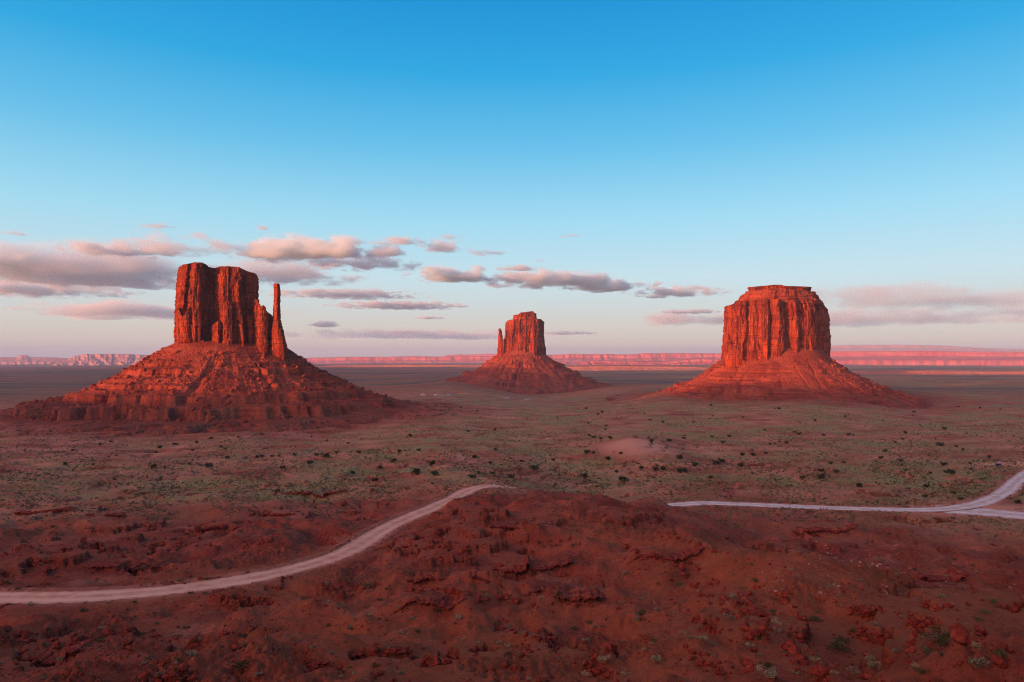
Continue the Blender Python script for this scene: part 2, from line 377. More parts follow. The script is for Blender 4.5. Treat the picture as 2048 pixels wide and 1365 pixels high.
def build_ground():
    a0 = np.linspace(R(-43), R(43), 820)
    side = np.concatenate([np.linspace(R(45), R(180), 70)])
    ang = np.concatenate([-side[::-1][1:], a0, side])          # -180 .. 180
    def geo(a, b, n): return np.exp(np.linspace(math.log(a), math.log(b), n, endpoint=False))
    rad = np.concatenate([geo(2.5, 55, 40), geo(55, 700, 400), geo(700, 2500, 150), geo(2500, 12000, 90), geo(12000, 75000, 40), [75000]])
    Rr, A = np.meshgrid(rad, ang, indexing='ij')
    x = (Rr*np.sin(A)).ravel(); y = (Rr*np.cos(A)).ravel()
    z, D, ledge, rub, r = ground(x, y, True)
    V = np.stack([x, y, z], 1); nc = len(ang); nr = len(rad)
    f = quads(nr, nc)
    # centre disc
    V = np.concatenate([V, [[0, 0, CZ-1.75]]]); c = len(V)-1
    tri = np.stack([np.arange(nc-1), np.arange(1, nc), np.full(nc-1, c), np.full(nc-1, c)], 1)
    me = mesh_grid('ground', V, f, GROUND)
    cov = np.zeros((len(V), 3), np.float32)
    n1 = fbm2(x/140, y/110, 4); n2 = fbm2(x/700+4, y/260, 4)
    scrub = smooth(320, 520, r)*(.95+.9*n1) + .06*(1-smooth(330, 620, r))
    scrub = np.clip(scrub + smooth(1500, 2600, r)*(.3 + n2*1.2), 0, 1)
    scrub *= (1-np.clip(ledge*1.2, 0, 1))*(.5+.5*smooth(-420, -100, x + 80*n1))
    pale = smooth(.30, .62, fbm2(x/30+9, y/30, 4))*.30*(1-smooth(400, 700, r))
    hill = np.exp(-(((x-119)/38)**2 + ((y-648)/60)**2)**2)      # bare sandy knoll
    look = np.exp(-(((x-395)/34)**2 + ((y-545)/26)**2)**2)      # bare lookout point
    flat_ = smooth(300, 480, r)*(1-smooth(1500, 3000, r)); pale = np.maximum(pale, flat_*np.clip(.34 + .9*fbm2(x/55+30, y/45, 5), 0, .8))
    pale = np.maximum(pale, np.maximum(hill, look)); scrub *= 1-np.maximum(hill, look)
    apron = 1-smooth(0, 5, D); pale = np.maximum(pale, apron*.5); scrub *= 1-(1-smooth(0, 8, D))*.9
    apr = np.exp(-(((x-258)/58)**2 + ((y-374)/17)**2)**2); pale = np.maximum(pale, apr*.9); scrub *= 1-apr
    mbd = np.hypot(x-717, y-1850) + 70*n1; scrub *= .25+.75*smooth(330, 560, mbd); pale *= smooth(320, 620, mbd)
    emd = np.hypot(x-44, y-2960) + 110*n1; scrub *= .2+.8*smooth(380, 640, emd); pale *= smooth(360, 640, emd)
    wmd = np.hypot(x+520, y-1300); scrub *= smooth(330, 560, wmd + 60*n1); pale *= smooth(330, 520, wmd)
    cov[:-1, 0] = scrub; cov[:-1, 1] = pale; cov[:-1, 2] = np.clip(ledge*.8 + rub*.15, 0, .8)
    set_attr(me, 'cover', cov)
    fc = np.zeros((len(V), 3), np.float32); fc[:-1, 0] = smooth(1600, 3200, r)*(.75 + .6*n2); set_attr(me, 'distance_cover', np.clip(fc, 0, 1))
    o = link('ground', me); tag(o, 'red desert valley floor of soil ledges and scrub patches', 'ground', kind='structure')
    return o
GROUND_OBJ = build_ground()
def ribbon(name, P, hw, mat, label, dz):
    T = np.gradient(P[:, :2], axis=0); T /= np.linalg.norm(T, axis=1)[:, None]; Nn = np.stack([T[:, 1], -T[:, 0]], 1)
    s = np.concatenate([[0], np.cumsum(np.linalg.norm(np.diff(P[:, :2], axis=0), axis=1))])
    cols = []
    wear = []
    for k in np.linspace(-1, 1, 13):
        wear.append(np.stack([np.full(len(P), abs(k)**3), np.full(len(P), float(abs(abs(k)-.42) < .15)), s*0], 1))
        j = 1.6*fbm2(s/7+k*3, s*0+k*7, 4)*(abs(k) == 1) + 1.15*hw*(1 + .3*fbm2(s/30+9*np.sign(k), s*0, 2))*k
        zz = P[:, 2] + dz + .12*(1-k*k) - .1*(abs(abs(k)-.45) < .15)
        cols.append(np.stack([P[:, 0]+Nn[:, 0]*j, P[:, 1]+Nn[:, 1]*j, zz], 1))
    V = np.stack(cols, 1).reshape(-1, 3)
    me = mesh_grid(name, V, quads(len(P), 13)[:, ::-1], mat); set_attr(me, 'wear', np.stack(wear, 1).reshape(-1, 3)); o = link(name, me)
    tag(o, label, 'road', kind='structure')
ribbon('dirt_road', RP[0][0], RP[0][1], ROAD_PINK, 'pale pink dirt road curving from the left edge to the rise', .06)
ribbon('gravel_road', RP[1][0], RP[1][1], ROAD_GREY, 'grey gravel road running across the right side below the lookout', .06)
ribbon('side_track', RP[2][0], RP[2][1], ROAD_GREY, 'wide pale apron where the track leaves the gravel road', .02)

# ================================================================== rock towers
def tower(parent, name, front, Yc, py_base, top, lo, ro, back, mat=CLIFF, n=520, m=150, flute=2.2, crack=4.0, lam=14., bed=.8, seed=0., drop=45., roughtop=1.0, capr=1.):
    fr = np.array(front, float)
    Yv = Yc + fr[:, 1]; P = np.stack([(fr[:, 0]-CX)/F*Yv, Yv], 1)
    # close round the back
    pL, pR = P[0], P[-1]; c = (pL+pR)/2; e = (pR-pL)/2; away = np.array([c[0], c[1]]); away /= np.linalg.norm(away)
    th = np.linspace(0, np.pi, 26)[1:-1]
    B = c + np.cos(th)[:, None]*e + (np.sin(th)**.7)[:, None]*away*back
    def resample(Q, k):
        s = np.concatenate([[0], np.cumsum(np.linalg.norm(np.diff(Q, axis=0), axis=1))]); t = np.linspace(0, s[-1], k)
        return np.stack([np.interp(t, s, Q[:, 0]), np.interp(t, s, Q[:, 1])], 1)
    nf = int(n*.75); C = np.concatenate([resample(P, nf)[:-1], resample(np.concatenate([P[-1:], B, P[:1]]), n-nf)[:-1]])
    for _ in range(2): C = .25*np.roll(C, 1, 0) + .5*C + .25*np.roll(C, -1, 0)
    n = len(C)
    tn = np.roll(C, -1, 0)-np.roll(C, 1, 0); tn /= np.linalg.norm(tn, axis=1)[:, None]; nrm = np.stack([tn[:, 1], -tn[:, 0]], 1)
    if ((C-C.mean(0))*nrm).sum() < 0: nrm = -nrm
    arc = np.concatenate([[0], np.cumsum(np.linalg.norm(np.diff(C, axis=0), axis=1))])
    px = CX + C[:, 0]/C[:, 1]*F; s = np.clip((px-fr[0, 0])/(fr[-1, 0]-fr[0, 0]), 0, 1)
    tp = np.array(top, float); mpp = Yc/F
    pyt = np.interp(px, tp[:, 0], tp[:, 1]); zt = CZ + (HY-pyt)*np.minimum(C[:, 1], Yc+70)/F
    zt = zt + roughtop*mpp*1.2*fbm2(C[:, 0]/9+seed, C[:, 1]/9, 3)
    zb = CZ + (HY-py_base)*mpp - drop
    t = np.linspace(0, 1, m)[:, None]
    z = zb + t*(zt[None, :]-zb)
    # the silhouette tables are in terms of the visible height
    zvis = CZ + (HY-py_base)*mpp; tv = np.clip((z-zvis)/np.maximum(zt[None, :].max()-zvis, 1), 0, 1)
    dpx = (1-s)[None, :]*lut(lo, tv) + s[None, :]*lut(ro, tv)
    X = C[None, :, 0] + dpx*mpp; Yy = np.repeat(C[None, :, 1], m, 0)
    a = np.repeat(arc[None, :], m, 0) + seed*37
    per = arc[-1]
    def nz(l, lz, o=4): return fbm3(C[None, :, 0]/l + 0*z + seed, C[None, :, 1]/l + 0*z, z/lz, o)
    d = flute*1.5*nz(lam*2.2, lam*9) + .7*flute*nz(lam*.8, lam*5)
    cr = np.abs(nz(lam*1.9, lam*10, 3)); d = d - 1.5*crack*np.exp(-(cr/.035)**2)*smooth(-.25, .3, nz(lam*3, lam*4, 2))
    cr = np.abs(nz(lam*.7, lam*7, 3)); d = d - .45*crack*np.exp(-(cr/.06)**2)
    d = d + 1.5*bed*np.sign(nz(lam*6, lam*.35, 3))*.5*smooth(.0, .1, np.abs(nz(lam*6, lam*.35, 3))) + .5*flute*nz(lam*.3, lam*.8, 3)
    # blocks spalled off: stepped recesses
    bl = nz(lam*1.3, lam*3.0, 2); d = d + flute*.9*np.round(bl*3)/3
    def hsh(i, k): return _perm[(np.asarray(i, np.int64)*7 + k) & 255]/255.-.5
    for wc, A_, k_ in ((lam*.9, flute*1.5, 3), (lam*.42, flute*.9, 11)):
        wob = a + .35*wc*nz(lam*2, lam*3, 2)*3
        ci = np.floor(wob/wc); seg = np.floor(z/(wc*3.2) + 6*hsh(ci, k_+5)); d = d + A_*hsh(ci*3 + seg*17, k_)*1.3 + A_*hsh(ci, k_+9)
    d = d*(1 + 0*t) - 1.0*mpp*smooth(.975, 1., t)**2*capr
    X = X + nrm[None, :, 0]*d; Yy = Yy + nrm[None, :, 1]*d
    V = [np.stack([X, Yy, z], -1).reshape(-1, 3)]
    rows = m
    cen = np.array([X[-1].mean(), Yy[-1].mean()])
    for k, q in enumerate((.97, .9, .78, .6, .4, .2, .04)):
        x2 = cen[0] + (X[-1]-cen[0])*q; y2 = cen[1] + (Yy[-1]-cen[1])*q
        p2 = CX + x2/y2*F
        zz = CZ + (HY-np.interp(p2, tp[:, 0], tp[:, 1]))*np.minimum(y2, Yc+70)/F + roughtop*mpp*(.8*fbm2(x2/12, y2/12, 3)) - .4*mpp*(1-q)
        V.append(np.stack([x2, y2, zz], -1)); rows += 1
    V = np.concatenate(V)
    loc = Vector(parent.location)
    V = V - np.array(loc)[None, :]
    return link(name, mesh_grid(name, V, quads(rows, n, True), mat), parent)

def talus(parent, name, cpx, Yc, a_in, b_in, prof, amp=1.0, seed=0., n=760, m=240, rot=0., mat=TALUS, ledges=(), outer=None):
    """debris cone round a cliff: prof = {angle in degrees seen from the camera axis (0 right, 90 towards the camera, 180 left, 270 back): [(distance out, height rel. eye)]}"""
    cx = (cpx-CX)/F*Yc; away = np.array([cx, Yc])/math.hypot(cx, Yc); right = np.array([away[1], -away[0]])
    ph = np.linspace(0, 2*np.pi, n, endpoint=False)
    rmax = max(p[-1][0] for p in prof.values())
    q = np.linspace(0, 1, m)**1.15*(rmax+25) - 25
    PH, Q = np.meshgrid(ph, q, indexing='xy')
    ks = sorted(prof); kk = np.array(ks+[ks[0]+360])
    tabs = np.stack([np.interp(q, [p[0] for p in prof[k]], [p[1] for p in prof[k]]) for k in ks] + [np.interp(q, [p[0] for p in prof[ks[0]]], [p[1] for p in prof[ks[0]]])])
    pd = np.degrees(ph); idx = np.clip(np.searchsorted(kk, pd, 'right')-1, 0, len(ks)-1); fr = (pd-kk[idx])/(kk[idx+1]-kk[idx]); fr = fr*fr*(3-2*fr)
    Z = (tabs[idx]*(1-fr)[:, None] + tabs[idx+1]*fr[:, None]).T
    rr = a_in*b_in/np.sqrt((b_in*np.cos(PH))**2 + (a_in*np.sin(PH))**2)
    r0 = rr + Q
    ex = np.cos(PH); ey = -np.sin(PH)
    x = cx + right[0]*ex*r0 + away[0]*ey*r0; y = Yc + right[1]*ex*r0 + away[1]*ey*r0
    grow = smooth(-5, 60, Q)
    arcs = PH*(a_in+b_in)/2
    def per(l, ql, o): # periodic in angle
        rad = (a_in+b_in)/2/l
        return fbm3(np.cos(PH)*rad + seed, np.sin(PH)*rad, Q/ql, o)
    g = per(22, 160, 4)*9*amp*grow - 5.0*amp*grow*np.exp(-(np.abs(per(30, 240, 3))/.06)**2)
    g = g + 3.2*amp*fbm2(x/22+seed, y/22, 5)*smooth(-20, 30, Q)
    z = Z + g
    # stratified ledges: warp the heights so beds crop out as small cliffs
    for zl, h, wd in ledges:
        lvl = zl + 1.5*fbm2(x/90+seed, y/90, 2)
        k = smooth(-.1, .3, per(60, 500, 2) + .25)
        f = (z-lvl)/wd
        z = z + k*np.where(np.abs(f) < 1, np.sign(f)*h*(1-np.abs(f))**.8*smooth(0, .06, np.abs(f)), 0)
    z = z + amp*1.2*np.abs(fbm2(x/5+seed, y/5, 3))*2 + 2.2*fbm2(x/45+seed, y/45, 4)*smooth(150, 260, Q)
    V = np.stack([x, y, CZ+z], -1).reshape(-1, 3) - np.array(parent.location)[None, :]
    me = mesh_grid(name, V, quads(m, n, True)[:, ::-1], mat); ft = np.zeros((len(V), 3)); ft[:, 0] = (smooth(130, 250, Q + 60*fbm2(x/60, y/60, 3))).ravel(); set_attr(me, 'foot', ft); o = link(name, me, parent)
    return o, np.stack([x, y, CZ+z], -1), Q
def rock_mesh(seed, sub=1):
    import bmesh
    bm = bmesh.new(); bmesh.ops.create_icosphere(bm, subdivisions=sub, radius=1)
    r = random.Random(seed); cuts = [Vector((r.uniform(-1, 1), r.uniform(-1, 1), r.uniform(-1, 1))).normalized() for _ in range(9)]
    for v in bm.verts:
        p = v.co.copy()
        for c in cuts:
            k = p.dot(c); lim = .62
            if k > lim: p -= c*(k-lim)
        v.co = p*(1+r.uniform(-.06, .06))
    bmesh.ops.recalc_face_normals(bm, faces=bm.faces)
    Vv = np.array([v.co[:] for v in bm.verts]); Ff = np.array([[v.index for v in f.verts] for f in bm.faces]); bm.free()
    return Vv, Ff
def rubble(parent, name, grid, weight, count, smin, smax, mat, label=None, seed=1):
    """loose blocks lying on a slope, one mesh"""
    g = np.random.default_rng(seed); flat = grid.reshape(-1, 3); wq = weight.ravel(); wq = wq/wq.sum()
    ids = g.choice(len(flat), count, p=wq); VV = []; FF = []; off = 0
    protos = [rock_mesh(s, 1) for s in range(5)]
    for i in ids:
        Vv, Ff = protos[g.integers(5)]; s = smin*(smax/smin)**(g.random()**2.6)
        a = g.uniform(0, 6.28); ca, sa = math.cos(a), math.sin(a); sx = s*g.uniform(.8, 1.4, 3)*np.array([1, 1, .8])
        W = Vv*sx; W = np.stack([W[:, 0]*ca-W[:, 1]*sa, W[:, 0]*sa+W[:, 1]*ca, W[:, 2]], 1) + flat[i] + np.array([g.uniform(-3, 3), g.uniform(-3, 3), s*.25])
        VV.append(W); FF.append(Ff+off); off += len(W)
    loc = np.array(parent.location) if parent is not None else 0
    o = link(name, mesh_grid(name, np.concatenate(VV)-loc, np.concatenate(FF), mat, False), parent)
    o['kind'] = 'stuff'
    return o
Z0 = [(0, 0), (1, 0)]
# ---- western butte with the tall thumb
p = pt(440, 690, 1330); wm = empty('butte', (p[0], p[1], CZ-110))
tag(wm, 'large red sandstone butte on the left with a tall thin thumb spire', 'butte', 'sandstone buttes')
Y = 1265
tower(wm, 'cliff', [(352,60),(353,15),(357,-5),(368,-12),(371,2),(376,-14),(385,-20),(396,-16),(400,4),(414,24),(427,31),(432,24),(439,0),(446,-8),(455,-10),(457,0),(470,-6),(476,-12),(480,12),(498,30),(509,38),(513,46),(515,85)],
      Y, 690, [(345,545),(353,541),(358,535),(365,530),(380,527.5),(390,525),(400,526),(409,529),(412,533),(415,535),(430,537),(440,533.5),(455,533),(470,534),(480,536),(490,541),(500,545),(507,546),(513,550),(520,556)],
      [(0,1),(.2,0),(.5,-1),(.6,1),(.8,4),(.9,7),(1,11)], [(0,14),(.3,8),(.45,3),(.6,1),(.9,0),(1,-3)], 120, n=900, m=210, flute=2.0, crack=4.5, lam=13, seed=1.3)
tower(wm, 'shoulder', [(500,25),(513,2),(517,-12),(525,-16),(532,-12),(536,10),(545,16),(552,34)], Y, 694, [(500,596),(514,600),(516,612),(519,618),(521,613),(526,611),(530,615),(532,624),(538,627),(542,630),(546,633),(552,640)],
      [(0,0),(1,2)], [(0,6),(.5,2),(1,0)], 50, n=360, m=110, flute=1.5, crack=3, lam=9, seed=4.1)
tower(wm, 'thumb_spire', [(546,8),(548,-6),(554,-10),(558,-7),(560,4),(561,12)], Y, 700, [(540,569),(549,567.5),(557,567.5),(560,570),(566,572)],
      [(0,-10),(.08,-8),(.22,-5),(.36,-2),(.45,.5),(.6,1),(.8,1.5),(.9,2),(.97,2),(1,2.2)], [(0,15),(.08,12.5),(.22,8),(.36,3.5),(.45,.5),(.65,-.4),(.85,-.2),(.9,-.4),(.92,-1.6),(1,-2)], 20, n=260, m=170, flute=.5, crack=1.0, lam=7, bed=.5, seed=6.6, roughtop=.3, capr=.3)
tower(wm, 'pinnacle', [(425,12),(428,-14),(436,-22),(442,-14),(445,6)], Y, 690, [(425,652),(431,645),(436,643),(440,645),(445,655)], [(0,-2),(1,1)], [(0,2),(1,-1)], 30, n=200, m=70, flute=1, crack=2, lam=7, seed=2.2)
tower(wm, 'slab', [(351,5),(356,-14),(362,-22),(372,-24),(379,-22),(385,0)], Y, 691, [(351,620),(357,616),(361,630),(366,634),(372,625),(380,614),(385,626)], [(0,0),(1,0)], [(0,2),(1,-1)], 30, n=240, m=80, flute=1.2, crack=2.4, lam=7, seed=3.2)
tower(wm, 'slab', [(443,5),(447,-18),(455,-22),(463,-18),(467,4)], Y, 691, [(443,612),(448,604),(456,602),(463,606),(467,618)], [(0,-1),(1,1)], [(0,2),(1,-1)], 30, n=220, m=80, flute=1.2, crack=2.4, lam=8, seed=5.2)
tower(wm, 'slab', [(488,30),(492,10),(498,2),(504,8),(508,34)], Y, 694, [(488,640),(493,632),(498,630),(503,634),(508,645)], [(0,-1),(1,1)], [(0,2),(1,-1)], 30, n=180, m=70, flute=1.1, crack=2.2, lam=7, seed=7.2)
o, G, Q = talus(wm, 'talus_slope', 465, 1312, 117, 80, {
    0: [(-25,14),(0,-4),(14,-14),(32,-29),(66,-47),(108,-67),(132,-82),(200,-103),(246,-113),(310,-128)],
    60: [(-25,18),(0,6),(18,-6),(55,-30),(110,-52),(170,-78),(230,-96),(300,-107),(360,-124)],
    110: [(-25,20),(0,9),(20,-6),(55,-30),(120,-60),(165,-80),(172,-93),(230,-100),(300,-107),(325,-114),(370,-126)],
    180: [(-25,20),(0,8),(12,0),(42,-19),(92,-49),(138,-75),(180,-85),(320,-117),(420,-130)],
    270: [(-25,20),(0,14),(60,-28),(140,-72),(300,-120),(440,-134)]},
    amp=1.0, seed=2.0, n=1000, m=300, ledges=((-22,3,5),(-36,6,9),(-58,3,6),(-77,7,11),(-95,9,10),(-103,3,3.5),(-107,3,3.5),(-111,2.5,3)))
rubble(wm, 'rubble', G, np.where((Q > 10) & (Q < 230), 1., 0.02), 5200, .8, 5.5, TALUS, seed=11)
# ---- eastern butte, centre
p = pt(1048, 705, 2950); em = empty('butte', (p[0], p[1], CZ-160))
tag(em, 'small distant red butte in the centre with a thumb on its left', 'butte', 'sandstone buttes')
Y = 2900
tower(em, 'cliff', [(1010,110),(1011,30),(1015,-5),(1024,-24),(1030,-22),(1037,-34),(1046,-30),(1050,-40),(1062,-36),(1068,-42),(1078,-30),(1081,-4),(1086,40),(1088,110)], Y, 706,
      [(1005,646),(1012,645),(1015,642),(1019,640.5),(1028,639),(1080,638.5),(1084,640),(1087,642),(1092,644)], [(0,-3),(.3,-.5),(.6,1),(.9,3),(1,5.5)], [(0,3),(.3,1),(.6,-1),(.8,0),(1,-2)], 170, n=620, m=150, flute=2.6, crack=6, lam=20, seed=8.1)
tower(em, 'cap_rock', [(1028,70),(1029,10),(1034,-16),(1050,-22),(1068,-14),(1071,10),(1072,70)], Y, 640, [(1026,631),(1033,630),(1039,629),(1040.5,625.5),(1050,625),(1055,624),(1066,623),(1068,626),(1074,629)], [(0,-1),(.6,0),(1,0)], [(0,1),(1,0)], 90, n=300, m=60, flute=2, crack=3, lam=16, bed=1.6, seed=9.1, drop=8)
tower(em, 'thumb_spire', [(996.5,14),(998,-10),(1001,-14),(1004,-8),(1005,14)], Y, 708, [(995,659),(998.5,657),(1001,657.5),(1003,661),(1006,664)], [(0,-2.5),(.3,0),(.6,.4),(1,1.2)], [(0,8),(.4,3),(.55,0),(.8,-1),(1,-1.6)], 26, n=180, m=90, flute=1.2, crack=2, lam=10, seed=9.9, roughtop=.4)
tower(em, 'shoulder', [(999,10),(1003,-10),(1008,-12),(1014,0)], Y, 708, [(999,684),(1002,678),(1005,680),(1008,679.5),(1014,678)], [(0,-3),(1,0)], [(0,0),(1,0)], 50, n=160, m=60, flute=1.4, crack=2, lam=10, seed=10.9)
o, G, Q = talus(em, 'talus_slope', 1044, 2960, 104, 104, {
    0: [(-25,6),(0,-12),(30,-36),(60,-50),(110,-78),(165,-108),(230,-134),(330,-154),(420,-175)],
    80: [(-25,14),(0,-2),(40,-34),(90,-62),(160,-96),(210,-122),(260,-134),(320,-152),(400,-178)],
    180: [(-25,6),(0,-8),(30,-30),(62,-54),(105,-84),(180,-110),(250,-134),(340,-172)],
    270: [(-25,10),(0,-8),(120,-80),(300,-140),(600,-172)]}, amp=1.3, seed=5.0, n=640, m=180, ledges=((-58,6,12),(-98,10,14),(-125,7,9)))
rubble(em, 'rubble', G, np.where((Q > 10) & (Q < 260), 1., 0.02), 1500, 1.5, 7, TALUS, seed=12)
# ---- broad butte on the right
p = pt(1553, 715, 1830); mb = empty('butte', (p[0], p[1], CZ-105))
tag(mb, 'broad block-shaped red butte with a flat cap on the right', 'butte', 'sandstone buttes')
Y = 1740
tower(mb, 'cliff', [(1450,150),(1451,50),(1455,8),(1462,0),(1470,-2),(1474,-12),(1490,-16),(1497,-8),(1505,-24),(1520,-30),(1537,-44),(1540,-30),(1556,-42),(1565,-40),(1569,-14),(1580,-26),(1594,-32),(1599,-10),(1612,-20),(1626,-14),(1632,18),(1638,40),(1643,34),(1650,46),(1655,80),(1658,150)], Y, 716,
      [(1440,613),(1452,612),(1464,611.5),(1468,607),(1480,603),(1510,600),(1535,598),(1560,599),(1600,600),(1640,604),(1650,610),(1665,616)], [(0,-4),(.2,-3),(.5,-1),(.8,1),(1,2)], [(0,1),(.3,1.5),(.6,1),(.8,-3),(.9,-6),(1,-9)], 200, n=1000, m=200, flute=2.6, crack=6.0, lam=17, seed=12.4)
tower(mb, 'upper_slope', [(1468,100),(1472,30),(1485,-2),(1510,-18),(1538,-30),(1575,-22),(1605,-12),(1632,10),(1643,40),(1646,100)], Y, 605, [(1460,584),(1500,583),(1538,577),(1565,577),(1620,583),(1660,584)],
      [(0,0),(.2,3),(.22,9),(.5,14),(.55,18),(1,30)], [(0,0),(.25,-2),(.3,-7),(.6,-12),(1,-26)], 150, mat=TALUS, n=420, m=80, flute=1.8, crack=1.5, lam=16, bed=2.2, seed=13.3, drop=4)
tower(mb, 'cap_rock', [(1497,80),(1499,25),(1506,8),(1530,-2),(1552,-6),(1580,-4),(1612,8),(1619,25),(1622,80)], Y, 584, [(1490,575),(1512,573.5),(1520,572.5),(1536,571.5),(1545,570),(1562,570),(1567,572),(1600,573),(1618,574),(1628,575)],
      [(0,3),(.35,2),(.6,0),(1,0)], [(0,-3),(.4,-2),(.6,0),(1,-.5)], 90, n=420, m=60, flute=1.2, crack=2.2, lam=12, bed=1.8, seed=14.2, drop=10, roughtop=.4)
o, G, Q = talus(mb, 'talus_slope', 1553, 1850, 138, 152, {
    0: [(-25,6),(0,-20),(40,-50),(78,-72),(142,-98),(168,-108),(240,-130)],
    70: [(-25,12),(0,-8),(30,-28),(70,-54),(110,-76),(160,-92),(200,-104),(250,-128)],
    110: [(-25,12),(0,-6),(30,-26),(70,-54),(110,-76),(160,-92),(200,-104),(250,-128)],
    180: [(-25,6),(0,-20),(42,-50),(80,-78),(135,-96),(162,-107),(235,-130)],
    270: [(-25,6),(0,-16),(90,-70),(200,-110),(320,-140)]}, amp=.75, seed=8.0, n=860, m=220, ledges=((-46,5,7),(-66,3,5),(-92,5,8),(-98,3,5),(-104,2,3)))
rubble(mb, 'rubble', G, np.where((Q > 10) & (Q < 220), 1., 0.03), 2600, .9, 5, TALUS, seed=13)

# ================================================================== mesas behind the viewpoint (they throw the evening shade over the valley)
def rim(name, tab, s0, depth, label):
    sx, sy = math.sin(az), math.cos(az)            # towards the sun
    tx, ty = -sy, sx                               # u axis: to the right when looking along the light
    u = np.linspace(tab[0][0], tab[-1][0], 260); h = lut(tab, u) + 3*fbm2(u/60, u*0, 4)
    rows = []
    for k, (ds, fz) in enumerate(((-240, 0), (-90, .55), (-60, .58), (-8, .98), (0, 1), (depth, 1), (depth+60, .5), (depth+300, 0))):
        ds2 = ds + 18*fbm2(u/70, u*0+k*.3, 3)*(k < 5)
        base = -190.
        rows.append(np.stack([sx*(s0+ds2)+tx*u, sy*(s0+ds2)+ty*u, CZ + base+(h-base)*fz], 1))
    V = np.stack(rows).reshape(-1, 3)
    o = link(name, mesh_grid(name, V, quads(8, len(u)), CLIFF)); tag(o, label, 'mesa', kind='structure')
rim('mesa_rim', [(-9000,250),(-3000,250),(-2500,242),(-2235,237),(-2020,228),(-1800,160),(-1600,118),(-1316,111),(-1120,132),(-1010,186),(-913,200),(-700,206),(0,236),(500,260),(9000,260)], 2500, 900, 'long mesa behind the viewpoint shading the valley')

# ================================================================== far mesas
def far_mesa(name, label, prof, Yd, py_base, depth, mat, seed, cliff=.35, gul=1.0, n=420, runf=2.2):
    pr = np.array(prof, float); px = np.linspace(pr[0, 0], pr[-1, 0], n); mpp = Yd/F
    top = CZ + (HY-np.interp(px, pr[:, 0], pr[:, 1]))*mpp; zb = CZ + (HY-py_base)*mpp
    H = np.maximum(top-zb, 1.)
    m = 46; rows = []
    run = runf*H.max()
    x0 = (px-CX)/F*Yd
    for k in range(m):
        t = k/(m-1)
        if t < .8:
            q = t/.8; out_ = run*(1-q)**1.0*(1-.0)
            fz = q*(1-cliff) if q < .86 else (1-cliff)+(q-.86)/.14*cliff
            if q >= .86: out_ = run*.14*(1-(q-.86)/.14*.85)
            yy = Yd - out_ + gul*run*.35*(ridge2(px/26+seed, px*0+q*.8, 4)-.6)*(1-.5*q)
            z = zb + H*fz + 0*px - (400 if k == 0 else 0)
            x = x0 + 0*yy
        else:
            q = (t-.8)/.2; yy = Yd + depth*q + gul*run*.12*(ridge2(px/26+seed, px*0+.8, 4)-.6)*(1-q); z = top - H*.02 - (H*q**6); x = x0*(1+depth*q/Yd)
        z = z + .03*H*fbm2(px/22+seed, px*0+t*7, 4)*(t > .02)
        rows.append(np.stack([x*yy/Yd if t < .8 else x, yy, z], 1))
    o = link(name, mesh_grid(name, np.stack(rows).reshape(-1, 3), quads(m, n)[:, ::1], mat)); tag(o, label, 'mesa', 'mesas on the horizon')
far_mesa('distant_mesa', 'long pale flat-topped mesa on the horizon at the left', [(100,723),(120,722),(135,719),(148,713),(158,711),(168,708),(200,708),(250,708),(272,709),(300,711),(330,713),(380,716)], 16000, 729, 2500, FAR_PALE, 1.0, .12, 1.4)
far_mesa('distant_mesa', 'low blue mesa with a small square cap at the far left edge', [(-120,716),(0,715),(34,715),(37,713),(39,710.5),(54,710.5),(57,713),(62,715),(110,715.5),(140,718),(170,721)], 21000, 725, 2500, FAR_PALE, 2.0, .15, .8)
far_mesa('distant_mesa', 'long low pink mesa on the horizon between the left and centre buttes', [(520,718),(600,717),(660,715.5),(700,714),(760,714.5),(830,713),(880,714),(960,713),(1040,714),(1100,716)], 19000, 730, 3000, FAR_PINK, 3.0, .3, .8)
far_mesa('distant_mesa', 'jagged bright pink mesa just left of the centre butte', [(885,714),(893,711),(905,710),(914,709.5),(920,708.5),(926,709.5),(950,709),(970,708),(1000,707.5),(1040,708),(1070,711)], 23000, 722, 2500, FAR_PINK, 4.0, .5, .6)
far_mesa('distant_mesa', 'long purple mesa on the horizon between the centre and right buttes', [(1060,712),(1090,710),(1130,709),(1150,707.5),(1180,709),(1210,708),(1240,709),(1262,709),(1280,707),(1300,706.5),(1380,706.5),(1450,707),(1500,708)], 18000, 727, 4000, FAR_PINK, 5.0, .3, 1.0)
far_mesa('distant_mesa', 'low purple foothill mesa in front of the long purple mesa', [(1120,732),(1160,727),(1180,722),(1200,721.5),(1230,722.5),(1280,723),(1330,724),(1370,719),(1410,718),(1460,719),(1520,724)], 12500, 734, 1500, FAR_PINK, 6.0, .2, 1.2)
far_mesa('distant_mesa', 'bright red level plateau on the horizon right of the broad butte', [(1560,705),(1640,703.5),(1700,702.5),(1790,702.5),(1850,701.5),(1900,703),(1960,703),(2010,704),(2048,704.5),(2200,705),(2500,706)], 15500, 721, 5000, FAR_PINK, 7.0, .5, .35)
far_mesa('distant_ridge', 'faint hazy mountain ridge beyond the red plateau at the right', [(1560,700),(1640,693),(1680,690.5),(1720,689.5),(1800,689.5),(1850,690.5),(1900,692),(1960,696),(2100,700),(2300,703)], 33000, 712, 4000, FAR_PALE, 8.0, .1, .5)

